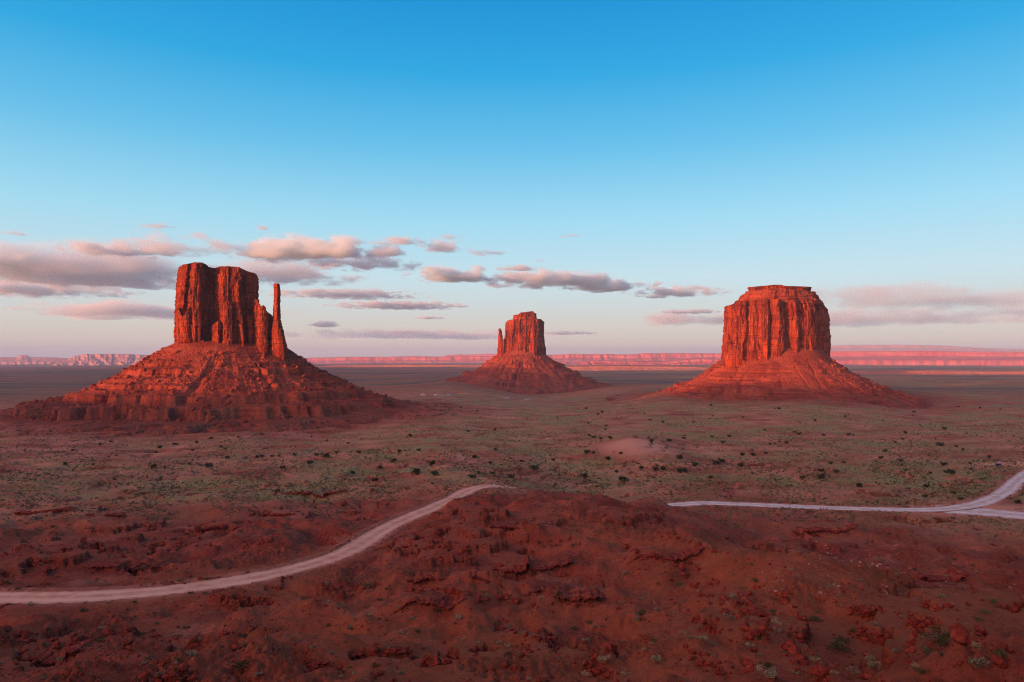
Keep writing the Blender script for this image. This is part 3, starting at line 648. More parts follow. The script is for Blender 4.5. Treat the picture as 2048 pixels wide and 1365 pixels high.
SCARP = mat_far('sunlit_sand_scarp', (.46, .13, .07), (.62, .21, .12))
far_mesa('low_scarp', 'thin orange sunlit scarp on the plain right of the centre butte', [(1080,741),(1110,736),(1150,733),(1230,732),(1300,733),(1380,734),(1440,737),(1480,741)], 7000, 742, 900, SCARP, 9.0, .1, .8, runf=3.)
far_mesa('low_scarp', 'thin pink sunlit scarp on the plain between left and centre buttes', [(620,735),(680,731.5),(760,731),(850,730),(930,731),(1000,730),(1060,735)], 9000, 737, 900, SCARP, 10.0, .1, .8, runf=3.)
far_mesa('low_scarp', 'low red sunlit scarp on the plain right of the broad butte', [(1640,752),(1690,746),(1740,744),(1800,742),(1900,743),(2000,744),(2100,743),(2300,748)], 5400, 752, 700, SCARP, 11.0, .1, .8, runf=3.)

# ================================================================== loose rocks, ledges and plants: placed on the ground seen through given photo pixels
bpy.context.view_layer.update()
DG = bpy.context.evaluated_depsgraph_get()
def hit(px, py):
    d = Vector(((px-CX)/F, 1., (HY-py)/F)).normalized()
    ok, loc, nor, idx, ob, _ = sc.ray_cast(DG, Vector((0, 0, CZ)), d)
    if ok and ob.name == 'ground': return loc, nor
    return None
def place(name, me, loc, s, rz, parent=None):
    o = link(name, me, parent); o.location = loc; o.scale = s if isinstance(s, tuple) else (s, s, s); o.rotation_euler = (0, 0, rz); return o
def region(px, py, Y):
    if py > 1180: v = 'bottom left' if px < 680 else 'bottom centre' if px < 1365 else 'bottom right'; return 'slope at the ' + v
    if Y < 420: return ('ground beside the pink dirt road' if px < 760 else 'red hill between the two roads' if px < 1330 else 'rough hollow below the gravel road')
    c = ['plain at the left edge', 'plain below the left butte', 'plain right of the left butte', 'rise behind the dirt road', 'plain below the centre butte', 'plain by the pink knoll', 'plain left of the broad butte', 'plain below the broad butte', 'plain at the right edge'][int(np.searchsorted([230, 560, 720, 900, 1130, 1390, 1500, 1760], px))]
    return c + (', far out' if py < 872 else ', midway' if py < 925 else ', nearest the roads')
def mat_rock():
    m = M('red_boulder'); c = m.mix(m.ramp(m.noise(.8, detail=5), .35, .65), (.17, .023, .013), (.29, .050, .027))
    c = m.mix(m.ramp(m.noise(3., detail=4), .58, .75, 0, .4), c, (.45, .15, .10)); m.bump(m.noise(2.5, detail=6), .7, .4); return m.done(c)
def mat_pale():
    m = M('pale_boulder'); c = m.mix(m.ramp(m.noise(1.5, detail=5), .35, .65), (.32, .11, .08), (.46, .23, .18)); m.bump(m.noise(2.5, detail=6), .7, .3); return m.done(c)
ROCK, PALE = mat_rock(), mat_pale()
RM = []; RMP = []
for k in range(8):
    Vv, Ff = rock_mesh(40+k, 2); RM.append(mesh_grid('boulder', Vv*np.array([1, .85, .75]), Ff, ROCK, False)); RMP.append(mesh_grid('pale_boulder', Vv*np.array([1, .8, .45]), Ff, PALE, False))
nb = 0
def boulder(px, py, size, pale=False, where='', group='boulders on the foreground slopes'):
    global nb
    h = hit(px, py)
    if not h: return
    l, n = h; r = random.random; s = size*(.75+.5*r())
    o = place('boulder', (RMP if pale else RM)[int(r()*8)], l + Vector((0, 0, s*.22)), (s*(.8+.5*r()), s*(.8+.4*r()), s*(.7+.5*r())), r()*6.28)
    o.rotation_euler = ((r()-.5)*.5, (r()-.5)*.5, r()*6.28)
    sz = 'large' if s > .95 else 'small'
    tag(o, (sz + (' pale' if pale else ' dark red') + ' angular boulder ' + (where or 'lying on the ' + region(px, py, l.y))), 'boulder', (where and 'boulders ' + where or group) + (' pale' if pale else ''))
    nb += 1
# the boulder pile on the lower right slope
for px, py, s in ((1452,1226,1.5),(1480,1233,1.6),(1500,1211,1.2),(1505,1228,1.1),(1490,1259,1.7),(1509,1266,1.5),(1524,1266,1.2),(1500,1277,.9),(1525,1252,1.6),(1422,1170,1.3),(1436,1166,1.2),(1513,1178,1.7),(1566,1192,1.9),(1570,1205,1.6),(1590,1215,1.0),
                  (1605,1240,1.2),(1485,1139,1.0),(1580,1290,1.5),(1573,1300,1.3),(1590,1305,1.2),(1562,1296,1.0),(1598,1318,1.2),(1915,1265,1.9),(1925,1280,1.3),(1935,1288,.9),(1395,1140,1.3),(1380,1128,1.1),(2000,1328,.9)):
    boulder(px, py, s*.8, where='in the pile on the lower right slope' if px < 1700 else 'half buried in the slope at the right edge', group='boulders of the lower right pile')
def spread(poly, n, jit, s0, s1, pale=False, where=''):
    P = np.array(poly, float); d = np.concatenate([[0], np.cumsum(np.hypot(*np.diff(P, axis=0).T))])
    for t in rng.uniform(0, d[-1], n):
        px = np.interp(t, d, P[:, 0]) + rng.normal()*jit*1.3; py = np.interp(t, d, P[:, 1]) + rng.normal()*jit*.6
        if py < 1362: boulder(px, py, s0*(s1/s0)**rng.random(), pale, where)
spread([(1420,1190),(1560,1260)], 42, 26, .35, .85, where='in the pile on the lower right slope')
spread([(815,1184),(870,1178),(935,1190)], 16, 2, .6, 1.3, where='in the ledge row at the bottom centre')
spread([(942,1204),(1010,1198),(1085,1216)], 18, 3, .6, 1.2, where='in the ledge row at the bottom centre')
spread([(1100,1208),(1200,1216)], 8, 3, .4, .9); spread([(985,1130),(1060,1138),(1145,1160)], 14, 4, .5, 1.0, where='in the upper ledge row on the centre hill')
spread([(1240,1090),(1300,1120),(1360,1140),(1400,1180)], 20, 6, .5, 1.1, where='in the rock band crossing the right hill')
spread([(1300,1055),(1340,1072),(1450,1110)], 20, 5, .5, 1.1, where='on the crest of the right hill'); spread([(850,1098),(900,1090)], 8, 4, .5, .9)
spread([(1000,1258),(1060,1274),(1110,1282)], 12, 3, .4, .9); spread([(1360,1300),(1440,1340)], 14, 14, .5, 1.2)
spread([(430,1290),(520,1240)], 14, 14, .4, .9); spread([(20,1260),(120,1290),(190,1330)], 18, 12, .6, 1.3)
spread([(1600,1075),(1660,1105),(1760,1130),(1860,1150)], 22, 9, .35, .8, True, 'in the hollow below the gravel road'); spread([(820,1250),(860,1290)], 12, 14, .2, .4, True)
spread([(300,1085),(420,1090),(480,1070)], 20, 9, .5, 1.2); spread([(480,1100),(560,1075)], 16, 8, .5, 1.1)
def stones(name, n, pymin, pymax, s0, s1, mat, label, pxr=(0, 2048), keep=None):
    VV = []; FF = []; off = 0; pro = [rock_mesh(70+k, 1) for k in range(4)]
    for _ in range(n):
        px, py = rng.uniform(*pxr), rng.uniform(pymin, pymax)
        if keep and not keep(px, py): continue
        h = hit(px, py)
        if not h: continue
        l = np.array(h[0]); s = s0*(s1/s0)**(rng.random()**2); Vv, Ff = pro[rng.integers(4)]; a = rng.uniform(0, 6.28)
        W = Vv*s*rng.uniform(.7, 1.3, 3); W = np.stack([W[:, 0]*math.cos(a)-W[:, 1]*math.sin(a), W[:, 0]*math.sin(a)+W[:, 1]*math.cos(a), W[:, 2]*.8], 1)
        VV.append(W+l+np.array([0, 0, s*.2])); FF.append(Ff+off); off += len(W)
    o = link(name, mesh_grid(name, np.concatenate(VV), np.concatenate(FF), mat, False)); tag(o, label, 'stones', kind='stuff')
def clumps(fx, fy, th, sd): 
    return lambda px, py: float(perlin2(np.array([px/fx+sd]), np.array([py/fy]))[0]) > th
stones('loose_stones', 5200, 1030, 1365, .12, .55, ROCK, 'loose red stones strewn over the foreground hills', keep=clumps(90, 40, .0, 3))
stones('pale_stones', 520, 1060, 1190, .15, .5, PALE, 'pale stones in the hollow below the gravel road', (1450, 1950), clumps(80, 30, .05, 8))
def ledge_blocks(n):
    L = []
    for _ in range(n):
        h = hit(rng.uniform(0, 2048), 1030 + 335*rng.random())
        if h: L.append(h[0][:])
    L = np.array(L); led = ground(L[:, 0], L[:, 1], True)[2]; L = L[led > .35]
    VV = []; FF = []; off = 0; pro = [rock_mesh(90+k, 1) for k in range(5)]
    for l in L:
        sz = .28*(3.2**rng.random()); Vv, Ff = pro[rng.integers(5)]; a = rng.uniform(0, 6.28); W = Vv*sz*np.array([rng.uniform(1, 1.9), rng.uniform(.8, 1.2), rng.uniform(.5, .9)])
        VV.append(np.stack([W[:, 0]*math.cos(a)-W[:, 1]*math.sin(a), W[:, 0]*math.sin(a)+W[:, 1]*math.cos(a), W[:, 2]], 1) + l + np.array([0, 0, .1*sz])); FF.append(Ff+off); off += len(W)
    o = link('ledge_blocks', mesh_grid('ledge_blocks', np.concatenate(VV), np.concatenate(FF), ROCK, False)); tag(o, 'broken red blocks along the ledges of the foreground hills', 'stones', kind='stuff')
ledge_blocks(14000)
# overhanging ledges with dark hollows beneath, left of the dirt road
def ledge(lx, ly, lw, lh, label, sd):
    """a thick slab whose back is buried in the bank and whose broken lip juts out over the scarp"""
    n = 120; u = np.linspace(-1, 1, n); x = lx + u*lw*1.05
    lip = ly - (.6+.5*lh)*(1-np.abs(u)**3) - 1.6*np.round(2*fbm2(u*4+sd, u*0, 3))/2 - 1.2*fbm2(u*14+sd, u*0, 3) + 2.5*fbm2(x/9, x*0+lh, 3)
    top = ground(x, np.full(n, ly+5.)) + .1 + .35*fbm2(u*6+sd, u*0+4, 3); th = lh*(.42+.12*fbm2(u*5+sd, u*0+9, 2))*np.maximum(1-np.abs(u)**4, .05)
    rows = []
    for k, (dy, f) in enumerate(((9., -.12), (5., .0), (.8, .03), (.0, -.06), (.05, -.42), (.5, -.46), (.45, -.8), (.9, -1.), (5., -1.05), (9., -1.1))):
        rows.append(np.stack([x, lip + dy + .25*fbm2(u*20+k, u*0+sd, 2), top + f*th - (.5 if dy > 6 else 0)], 1))
    o = link('rock_ledge', mesh_grid('rock_ledge', np.concatenate(rows), quads(len(rows), n), ROCK, False)); tag(o, label, 'rock ledge', 'overhanging ledges')
for i, (lx, ly, lw, lh, lb) in enumerate(LEDGES): ledge(lx, ly, lw, lh, lb, i*3.7)

# ---- plants
LEAF = {'sage': mat_leaf('sage_leaf', (.21, .165, .085), (.34, .275, .155)), 'green': mat_leaf('green_leaf', (.05, .060, .022), (.11, .115, .045)),
        'dry': mat_leaf('dry_grass', (.32, .20, .10), (.42, .27, .14)), 'dark': mat_leaf('juniper_leaf', (.022, .030, .012), (.058, .062, .024))}
WOOD = mat_plain('grey_bark', (.14, .085, .06))
def leafball(seed, n, rx, rz, leaf, lumps=5, up=.35, z0=.1):
    g = np.random.default_rng(seed); V = []; Fc = []
    cen = np.stack([g.normal(0, .42, lumps)*rx, g.normal(0, .42, lumps)*rx, g.uniform(.25, .8, lumps)*rz], 1); cr = g.uniform(.35, .62, lumps)
    for i in range(n):
        k = g.integers(lumps); d = g.normal(size=3); d /= np.linalg.norm(d); q = g.random()**.35
        c = cen[k] + d*np.array([rx, rx, rz*.75])*cr[k]*q
        if c[2] < z0*rz*.4: c[2] = abs(c[2])*.5 + .02
        t = g.normal(size=3); t /= np.linalg.norm(t); u = np.cross(t, d) ; u /= np.linalg.norm(u)+1e-9; t = t*.6 + np.array([0, 0, up]) + d*.4
        L = leaf*g.uniform(.6, 1.4); b = len(V)
        V += [c-u*L*.45, c+u*L*.45, c+t*L+u*L*.18, c+t*L-u*L*.18]; Fc.append((b, b+1, b+2, b+3))
    return np.array(V), np.array(Fc)
def stem_mesh(seed, n, rx, h, r0, mat, name='stem'):
    g = np.random.default_rng(seed); V = []; Fc = []
    for i in range(n):
        a = g.uniform(0, 6.28); tip = np.array([math.cos(a)*rx*g.uniform(.2, .6), math.sin(a)*rx*g.uniform(.2, .6), h*g.uniform(.6, 1)]); mid = tip*.5 + g.normal(0, .06, 3)*h; ps = [np.array([0, 0, -.15*h]), mid, tip]; rs = [r0, r0*.65, r0*.25]; b = len(V)
        for p_, r_ in zip(ps, rs):
            for j in range(5): V.append(p_ + np.array([math.cos(j*1.2566)*r_, math.sin(j*1.2566)*r_, 0]))
        for q in range(2):
            for j in range(5): Fc.append((b+q*5+j, b+q*5+(j+1) % 5, b+q*5+5+(j+1) % 5, b+q*5+5+j))
    return mesh_grid(name, np.array(V), np.array(Fc), mat)
PROTO = {}
for kind, n_, rz_, lf in (('sage', 520, .85, .13), ('green', 560, .95, .12), ('dry', 420, .75, .16)):
    PROTO[kind] = [(mesh_grid('foliage', *leafball(100+k*7+len(kind), n_, 1., rz_, lf, 6), LEAF[kind], False), stem_mesh(k, 6, 1., .6, .05, WOOD)) for k in range(4)]
PROTO['dark'] = [(mesh_grid('crown', *leafball(200+k, 800, .95, 1.25, .15, 8), LEAF['dark'], False), stem_mesh(30+k, 3, .6, .9, .10, WOOD, 'trunk')) for k in range(5)]
LONG = 0
names = {'sage': ('sagebrush', 'grey-green sagebrush clump', 'shrub'), 'green': ('green_shrub', 'dark green leafy shrub', 'shrub'), 'dry': ('dry_bush', 'straw-coloured dry bush', 'shrub'), 'dark': ('juniper_tree', 'dark juniper tree', 'tree')}
cnt = {}
def plant(kind, px, py, size, label=None, force=False):
    h = hit(px, py)
    if not h: return
    l, n = h
    if not force and abs(n.z) < .55: return
    nm, lb, cat = names[kind]; r = random.random; a, b = PROTO[kind][int(r()*len(PROTO[kind]))]
    e = empty(nm, l - Vector((0, 0, .08*size))); s = size*(.8+.4*r()); e.scale = (s*(.85+.3*r()), s, s*(.8+.35*r())); e.rotation_euler = (0, 0, r()*6.28)
    reg = region(px, py, l.y)
    sz_ = 'large ' if s > {'dark': 2.0, 'sage': .85, 'green': .9, 'dry': .8}[kind] else 'small '
    tag(e, label or f'{sz_}{lb} on the {reg}', cat, f'{nm.replace("_", " ")} on the {reg}')
    for nme, me in (('crown' if kind == 'dark' else 'foliage', a), ('trunk' if kind == 'dark' else 'stem', b)): link(nme, me, e)
    cnt[kind] = cnt.get(kind, 0)+1
BIG = [('green',1676,1303,1.5,'widest dark green shrub near the bottom right'),('green',1690,1286,1.1,None),('green',1880,1288,1.6,'broad dark shrub by the half buried boulders at right'),('sage',1790,1305,.9,None),('sage',1955,1330,1.2,'wide low sage clump in the bottom right corner'),
 ('green',1985,1205,.9,None),('green',1954,1241,.8,None),('green',1624,1240,1.1,'tall dark shrub right of the boulder pile'),('sage',1745,1335,1.0,None),('sage',1740,1320,1.0,None),('green',1545,1225,.9,None),('sage',1560,1263,.9,None),('sage',1405,1280,1.0,None),('sage',1425,1291,.8,None),
 ('green',1360,1172,1.2,None),('sage',1540,1352,1.3,None),('green',1535,1335,.9,None),('dry',1710,1350,1.2,None),('green',1845,1348,.9,None),('sage',1757,1253,.8,None),('green',1512,1163,.9,None),('dry',1467,1150,.6,None),('dry',1582,1142,.7,None),('sage',1720,1162,.6,None),
 ('green',488,1275,1.2,'round dark shrub on the slope at the bottom left'),('green',482,1342,1.3,'dark shrub near the lower left edge of the slope'),('sage',480,1218,.9,None),('green',165,1225,1.1,'green shrub just below the dirt road at left'),('sage',400,1280,.8,None),('sage',385,1312,1.,None),('green',655,1253,.8,None),('green',490,1295,.9,None),('sage',315,1355,.9,None),
 ('green',835,1265,1.1,None),('green',705,1161,.9,None),('sage',1140,1193,.8,None),('green',1118,1190,.9,None),('sage',1275,1230,.9,None),('green',1282,1230,1.,None),('green',1148,1260,.9,None),('sage',1172,1279,.9,None),('green',1310,1282,.8,None),('sage',1190,1254,.8,None),('green',990,1250,.7,None),('green',1070,1148,.8,None),('green',1015,1310,.8,None),('sage',1205,1322,.9,None)]
for k, px, py, sz, lb in BIG: plant(k, px, py, sz*1.0, lb, True)
def scat(n, pyr, kinds, s0, s1, pxr=(0, 2048), keep=None):
    c0 = sum(cnt.values())
    for _ in range(n*6):
        if sum(cnt.values())-c0 >= n: break
        px, py = rng.uniform(*pxr), rng.uniform(*pyr)
        if keep and not keep(px, py): continue
        plant(kinds[rng.integers(len(kinds))], px, py, s0*(s1/s0)**(rng.random()**1.5))
scat(150, (1090, 1360), ['sage', 'sage', 'green', 'dry'], .42, 1.0, (650, 2048)); scat(45, (1200, 1360), ['sage', 'green', 'dry'], .4, .95, (0, 680)); scat(40, (1040, 1190), ['sage', 'green', 'green'], .5, 1.0, (0, 500))
# junipers on the plain
for px, py, s in ((785,925,4.0),(833,950,3.6),(706,948,2.8),(750,963,2.2),(760,938,2.2),(862,932,3.0),(838,902,2.6),(697,888,2.2),(949,917,2.2),(979,927,2.0),(944,957,2.2),(1068,940,3.4),(1022,957,3.),(984,948,2.4),(1107,922,2.2),(1188,876,3.4),(1175,907,3.6),(1170,955,3.),(1245,962,3.),(1338,883,3.6),(1368,878,2.4),(1360,918,2.8),(1370,945,3.),(1325,940,2.6),
                  (1283,938,2.6),(1232,945,2.2),(1430,930,3.4),(1485,912,2.6),(1505,912,2.6),(1360,946,3.),(1640,958,3.6),(1606,958,3.),(1718,975,2.6),(1422,957,2.2),(1532,908,2.4),(1762,918,2.),(1770,905,2.),(1880,893,3.4),(1912,895,2.2),(1870,878,2.),(1840,852,2.),(1805,880,2.2),(1424,875,2.4),(1370,872,2.2),(590,912,2.2),(633,912,2.6),(673,907,2.4),(350,890,2.6),(393,887,2.2),
                  (442,896,2.2),(145,902,2.4),(200,890,2.4),(222,885,2.4),(385,902,2.),(515,916,2.),(545,914,2.),(623,875,2.),(1852,975,1.8),(1908,988,1.6),(1922,1000,1.6),(1850,995,1.8),(2036,1007,1.8),(1115,837,2.),(1204,826,3.),(1590,866,2.),(1530,862,2.)):
    plant('dark', px, py, s*.92, force=True)
for px, py, s in zip(rng.uniform(0, 2048, 120), 812+rng.random(120)**1.4*140, rng.uniform(1.3, 2.9, 120)):
    if px > 860 or py > 872: plant('dark', px, py, s, force=False)
print('PLANTS', cnt, 'BOULDERS', nb)
# uncountable low scrub further out, one mass
def scrub(name, n, pymin, pymax, s0, s1, mat, label, keep):
    VV = []; FF = []; off = 0
    pro = [leafball(300+k, 16, 1., .7, .5, 3) for k in range(6)]
    for _ in range(n):
        px = rng.uniform(-60, 2108); py = pymin + (pymax-pymin)*rng.random()**1.25
        if not keep(px, py): continue
        h = hit(px, py)
        if not h or abs(h[1].z) < .75: continue
        l = np.array(h[0])
        if l[1] < 340 and rng.random() < .75: continue
        if abs(l[0]-119) < 36 and abs(l[1]-648) < 58: continue
        s = s0*(s1/s0)**rng.random()*min(1., .35+.65*max(0., (l[1]-240)/260)); Vv, Ff = pro[rng.integers(6)]; VV.append(Vv*s+l); FF.append(Ff+off); off += len(Vv)
    o = link(name, mesh_grid(name, np.concatenate(VV), np.concatenate(FF), mat, False)); tag(o, label, 'scrub', kind='stuff')
scrub('sage_scrub', 26000, 800, 1080, .6, 1.45, LEAF['sage'], 'low grey-green scrub dotting the valley floor', clumps(150, 45, -.12, 2))
scrub('green_scrub', 24000, 800, 1080, .5, 1.4, LEAF['green'], 'low dark green scrub dotting the valley floor', clumps(110, 40, -.08, 12))
scrub('dry_grass', 6000, 850, 1365, .2, .6, LEAF['dry'], 'tufts of dry straw grass over the valley floor', clumps(100, 40, .0, 22))

# ================================================================== haze
def build_haze():
    x0, x1, y0, y1, z0, z1 = -76000, 76000, -76000, 76000, CZ-700, CZ+420
    V = [(x, y, z) for x in (x0, x1) for y in (y0, y1) for z in (z0, z1)]
    Fq = [(0,1,3,2),(4,6,7,5),(0,4,5,1),(2,3,7,6),(0,2,6,4),(1,5,7,3)]
    mt = bpy.data.materials.new('thin_evening_haze'); mt.use_nodes = True; t = mt.node_tree; t.nodes.clear()
    o_ = N(t, 'ShaderNodeOutputMaterial'); v = N(t, 'ShaderNodeVolumePrincipled'); t.links.new(v.outputs[0], o_.inputs['Volume'])
    v.inputs['Color'].default_value = (.62, .82, 1., 1); v.inputs['Density'].default_value = HAZE; v.inputs['Anisotropy'].default_value = 0.
    o = link('haze', mesh_grid('haze', np.array(V, float), np.array(Fq), mt, False)); tag(o, 'thin violet evening haze filling the valley air', 'haze', kind='stuff')
HAZE = 2.3e-5
build_haze()
# ================================================================== clouds
def mat_cloud():
    mt = bpy.data.materials.new('cloud_vapour'); mt.use_nodes = True; t = mt.node_tree; t.nodes.clear()
    o_ = N(t, 'ShaderNodeOutputMaterial'); v = N(t, 'ShaderNodeVolumePrincipled'); t.links.new(v.outputs[0], o_.inputs['Volume'])
    def mth(op, a, b=0., c=None):
        n = N(t, 'ShaderNodeMath', operation=op)
        for i, q in enumerate((a, b, c)):
            if q is None: continue
            if isinstance(q, (int, float)): n.inputs[i].default_value = q
            else: t.links.new(q, n.inputs[i])
        return n.outputs[0]
    tcd = N(t, 'ShaderNodeTexCoord'); sp = N(t, 'ShaderNodeSeparateXYZ'); t.links.new(tcd.outputs['Object'], sp.inputs[0])
    zz = mth('MAXIMUM', sp.outputs[2], mth('MULTIPLY', sp.outputs[2], -2.2))      # flat base
    r = mth('SQRT', mth('ADD', mth('ADD', mth('POWER', sp.outputs[0], 2.), mth('POWER', sp.outputs[1], 2.)), mth('POWER', zz, 2.)))
    at = N(t, 'ShaderNodeAttribute', attribute_type='OBJECT', attribute_name='density'); asz = N(t, 'ShaderNodeAttribute', attribute_type='OBJECT', attribute_name='grain')
    g = N(t, 'ShaderNodeNewGeometry'); mp = N(t, 'ShaderNodeMapping'); mp.inputs['Scale'].default_value = (.75, .75, 1.7); t.links.new(g.outputs['Position'], mp.inputs[0])
    n = N(t, 'ShaderNodeTexNoise'); t.links.new(mp.outputs[0], n.inputs['Vector']); t.links.new(asz.outputs['Fac'], n.inputs['Scale']); n.inputs['Detail'].default_value = 7; n.inputs['Roughness'].default_value = .64
    f = mth('ADD', mth('SUBTRACT', .62, r), mth('MULTIPLY', mth('SUBTRACT', n.outputs['Fac'], .5), 4.0))
    mr = N(t, 'ShaderNodeMapRange', interpolation_type='SMOOTHSTEP'); t.links.new(f, mr.inputs[0]); mr.inputs[1].default_value = 0; mr.inputs[2].default_value = .5
    edge = N(t, 'ShaderNodeMapRange', interpolation_type='SMOOTHSTEP'); t.links.new(r, edge.inputs[0]); edge.inputs[1].default_value = 1.; edge.inputs[2].default_value = .75
    d = mth('MULTIPLY', mth('MULTIPLY', mr.outputs[0], edge.outputs[0]), at.outputs['Fac']); t.links.new(d, v.inputs['Density'])
    v.inputs['Color'].default_value = (.92, 1., .97, 1); v.inputs['Anisotropy'].default_value = .1
    mt.cycles.volume_step_rate = .25
    return mt
CLOUD = mat_cloud()
def cloud(px, py, wpx, hpx, label, dens=1., depth=.8, alt=3200., dmax=60000., grain=1.):
    D = min(alt/((HY-py)/F), dmax); p = pt(px, py, D); k = D/F
    import bmesh
    bm = bmesh.new(); bmesh.ops.create_icosphere(bm, subdivisions=3, radius=1); me = bpy.data.meshes.new('cloud')
    for v in bm.verts:
        if v.co.z < 0: v.co.z /= 2.2
    bm.to_mesh(me); bm.free(); me.materials.append(CLOUD)
    o = link('cloud', me); a = wpx/2*k; b = max(a*depth, 400); c = hpx*k*.62
    o.scale = (a, b, c); o.location = (p[0], p[1], p[2]-c*.1)
    o.rotation_euler = (0, 0, math.atan2(-p[0], p[1])*.6)
    o['density'] = .0045*dens; o['grain'] = grain/max(c*1.7, 420.)
    tag(o, label, 'cloud', 'evening clouds'); return o
for px, py, wd, ht, dn, lb in (
 (590,503,330,66,1.,'big puffy peach-topped cloud just right of the left butte'), (765,503,110,44,1.,'bright round cloud puff at the right end of the big cloud'), (715,528,230,34,.8,'grey cloud tail below the bright puff'),
 (800,484,120,24,1.,'small bright cloud left of the high centre puff'), (885,494,110,44,1.,'high white and grey cloud puff left of centre'), (968,506,80,14,.6,'thin grey wisp right of the high centre puff'), (905,474,60,14,.7,'tiny pink cloud above the high centre puff'),
 (920,553,220,40,1.1,'dark slate cloud at the left end of the long grey line'), (1095,562,260,46,1.1,'long dark slate cloud above the centre butte'), (1040,538,100,16,.8,'flat grey cloud on top of the long dark cloud'), (1215,573,200,32,1.,'tapering grey cloud at the right of the long dark cloud'), (1350,585,190,32,1.,'pink-topped cloud left of the broad butte'),
 (800,612,260,16,.8,'thin flat grey streak right of the thumb spire'), (690,590,300,16,.7,'long pink-edged streak beside the thumb spire'), (560,555,330,40,.35,'soft grey veil behind the left butte top'),
 (240,503,220,30,.8,'violet cloud left of the left butte top'), (330,490,240,60,.35,'soft pink cloud left of the big puffy cloud'), (75,530,300,34,.9,'grey-violet cloud band at the left edge'), (180,560,420,40,.5,'broad violet cloud bank behind the left butte'), (60,580,360,46,.4,'low violet cloud bank at the left edge'),
 (395,472,70,20,.5,'small pink cloud above the left butte'), (310,452,110,12,.5,'thin pink streak high above the left butte'), (525,456,22,9,.7,'tiny pink puff high right of the left butte'), (35,466,90,14,.6,'thin pink streak at the left edge of the sky'), (1142,473,46,8,.6,'tiny wisp high above the centre butte'), (1075,522,44,10,.7,'tiny pink puff above the long dark cloud'),
 (1385,624,120,12,.8,'thin grey streak just left of the broad butte'), (860,636,70,10,.7,'small pink streak left of the centre butte'), (648,650,70,22,.6,'small pink puff low right of the thumb spire'), (800,664,90,8,.7,'thin low grey streak between left and centre buttes'), (1135,667,110,10,.7,'thin low grey streak right of the centre butte')):
    cloud(px, py, wd*1.3, ht*1.0, lb, dn)
cloud(260,625,760,40,'low soft violet cloud bank along the left horizon', .16, grain=.45); cloud(820,672,760,26,'low soft violet cloud bank along the centre horizon', .10, grain=.7, dmax=70000)
cloud(1890,598,820,74,'broad soft beige cloud bank right of the broad butte', .09, grain=.45); cloud(170,545,760,120,'wide soft violet veil behind the clouds at the left edge', .22, grain=.38); cloud(420,540,620,70,'soft mauve veil behind the top of the left butte', .16, grain=.4); cloud(1760,640,900,46,'low dusky cloud bank along the right horizon', .06, grain=.45); cloud(1400,640,420,40,'faint peach cloud veil behind the broad butte', .10, grain=.6)

# ================================================================== small built things
WHITE = mat_plain('white_paint', (.58, .55, .53)); DARK = mat_plain('dark_paint', (.03, .03, .05)); ROOF = mat_plain('grey_roof', (.30, .28, .28)); TIMBER = mat_plain('weathered_timber', (.35, .26, .20))
def box(name, parent, x0, x1, y0, y1, z0, z1, mat):
    V = [(x, y, z) for x in (x0, x1) for y in (y0, y1) for z in (z0, z1)]
    return link(name, mesh_grid(name, np.array(V, float), np.array([(0,1,3,2),(4,6,7,5),(0,4,5,1),(2,3,7,6),(0,2,6,4),(1,5,7,3)]), mat, False), parent)
def gable(name, parent, w_, d_, z0, h_, mat):
    V = [(-w_,-d_,z0),(w_,-d_,z0),(w_,d_,z0),(-w_,d_,z0),(-w_,0,z0+h_),(w_,0,z0+h_)]
    me = bpy.data.meshes.new(name); me.from_pydata(V, [], [(0,1,5,4),(2,3,4,5),(0,4,3),(1,2,5),(3,2,1,0)]); me.materials.append(mat); return link(name, me, parent)
def on_ground(x, y): return float(ground(np.array([x]), np.array([y]))[0])
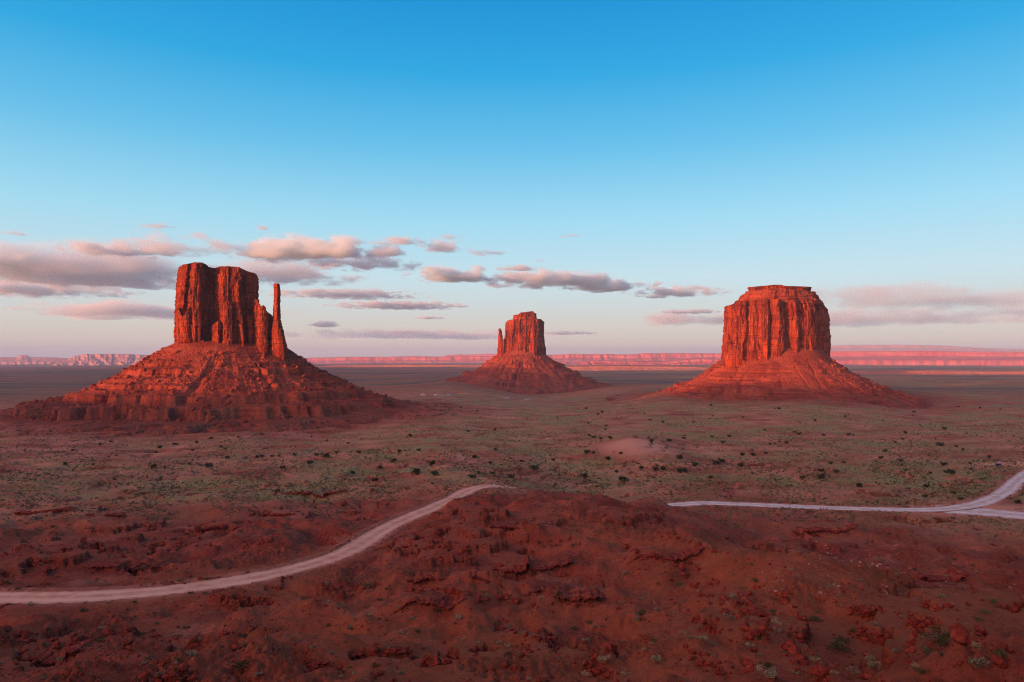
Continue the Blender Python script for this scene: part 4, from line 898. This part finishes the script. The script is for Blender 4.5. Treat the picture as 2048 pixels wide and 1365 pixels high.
for px, Yh, sz, lb in ((775,1850,6,'white house alone right of the left butte'),(846,1900,5,'leftmost white house of the small group on the plain'),(872,1905,5,'white house left of the longest one on the plain'),(884,1900,7,'longest white house of the small group on the plain'),(898,1895,4.5,'rightmost white house of the small group on the plain'),(1014,1900,4.5,'small white house below the centre butte'),(1054,1910,6,'low white house right of centre on the plain')):
    x = (px-CX)/F*Yh; e = empty('house', (x, Yh, on_ground(x, Yh))); tag(e, lb, 'house', 'white houses on the plain'); e.rotation_euler = (0, 0, .3)
    box('wall', e, -sz, sz, -3, 3, -1, 3, WHITE); gable('roof', e, sz+.4, 3.5, 3.002, 1.6, ROOF); box('door', e, -.5, .5, -3.06, -2.9, 0, 2, DARK)
    for q in (-.6, .6): box('window', e, sz*q-.6, sz*q+.6, -3.05, -2.9, 1, 2.1, DARK)
def site(px, Y): x = (px-CX)/F*Y; return Vector((x, Y, on_ground(x, Y)))
e = empty('vendor_booth', site(1997, 534)); tag(e, 'small dark square booth on the bare lookout point', 'booth')
box('wall', e, -1.3, 1.3, -1, 1, 0, 2.3, DARK); box('roof', e, -1.5, 1.5, -1.2, 1.2, 2.303, 2.45, ROOF); box('counter', e, -1.2, 1.2, -1.35, -1.003, 1, 1.1, TIMBER)
e = empty('picnic_table', site(2014, 530)); tag(e, 'low dark table right of the booth on the lookout', 'table')
box('tabletop', e, -1.5, 1.5, -.4, .4, .72, .8, DARK)
for q in (-1, 1): box('bench', e, -1.5, 1.5, q*.75-.15, q*.75+.15, .42, .48, DARK)
for q in (-1.2, 1.2): box('leg', e, q-.06, q+.06, -.8, .8, 0, .419, DARK); box('post', e, q-.06, q+.06, -.1, .1, .421, .719, DARK)
for px, Y, L, lb in ((1983,534,4.2,'white rail left of the dark booth'),(1996,560,4.5,'white rail behind the dark booth on the lookout'),(2037,556,2.2,'short white rail where the road leaves the lookout')):
    e = empty('rail_fence', site(px, Y)); tag(e, lb, 'rail', 'white rails on the lookout')
    for z_ in (.45, .85): box('rail', e, -L/2, L/2, -.04, .04, z_, z_+.16, WHITE)
    for q in np.linspace(-L/2+.1, L/2-.1, 4): box('post', e, q-.07, q+.07, .041, .18, -.3, 1.05, WHITE)
for px, Y, lb in ((988,408,'small white sign beside the crest of the dirt road'),(2041,425,'small white sign post right of the gravel road')):
    e = empty('road_sign', site(px, Y)); tag(e, lb, 'sign', 'white road signs')
    box('post', e, -.06, .06, -.06, .06, -.4, 1.5, TIMBER); box('panel', e, -.45, .45, -.12, -.063, .9, 1.7, WHITE)
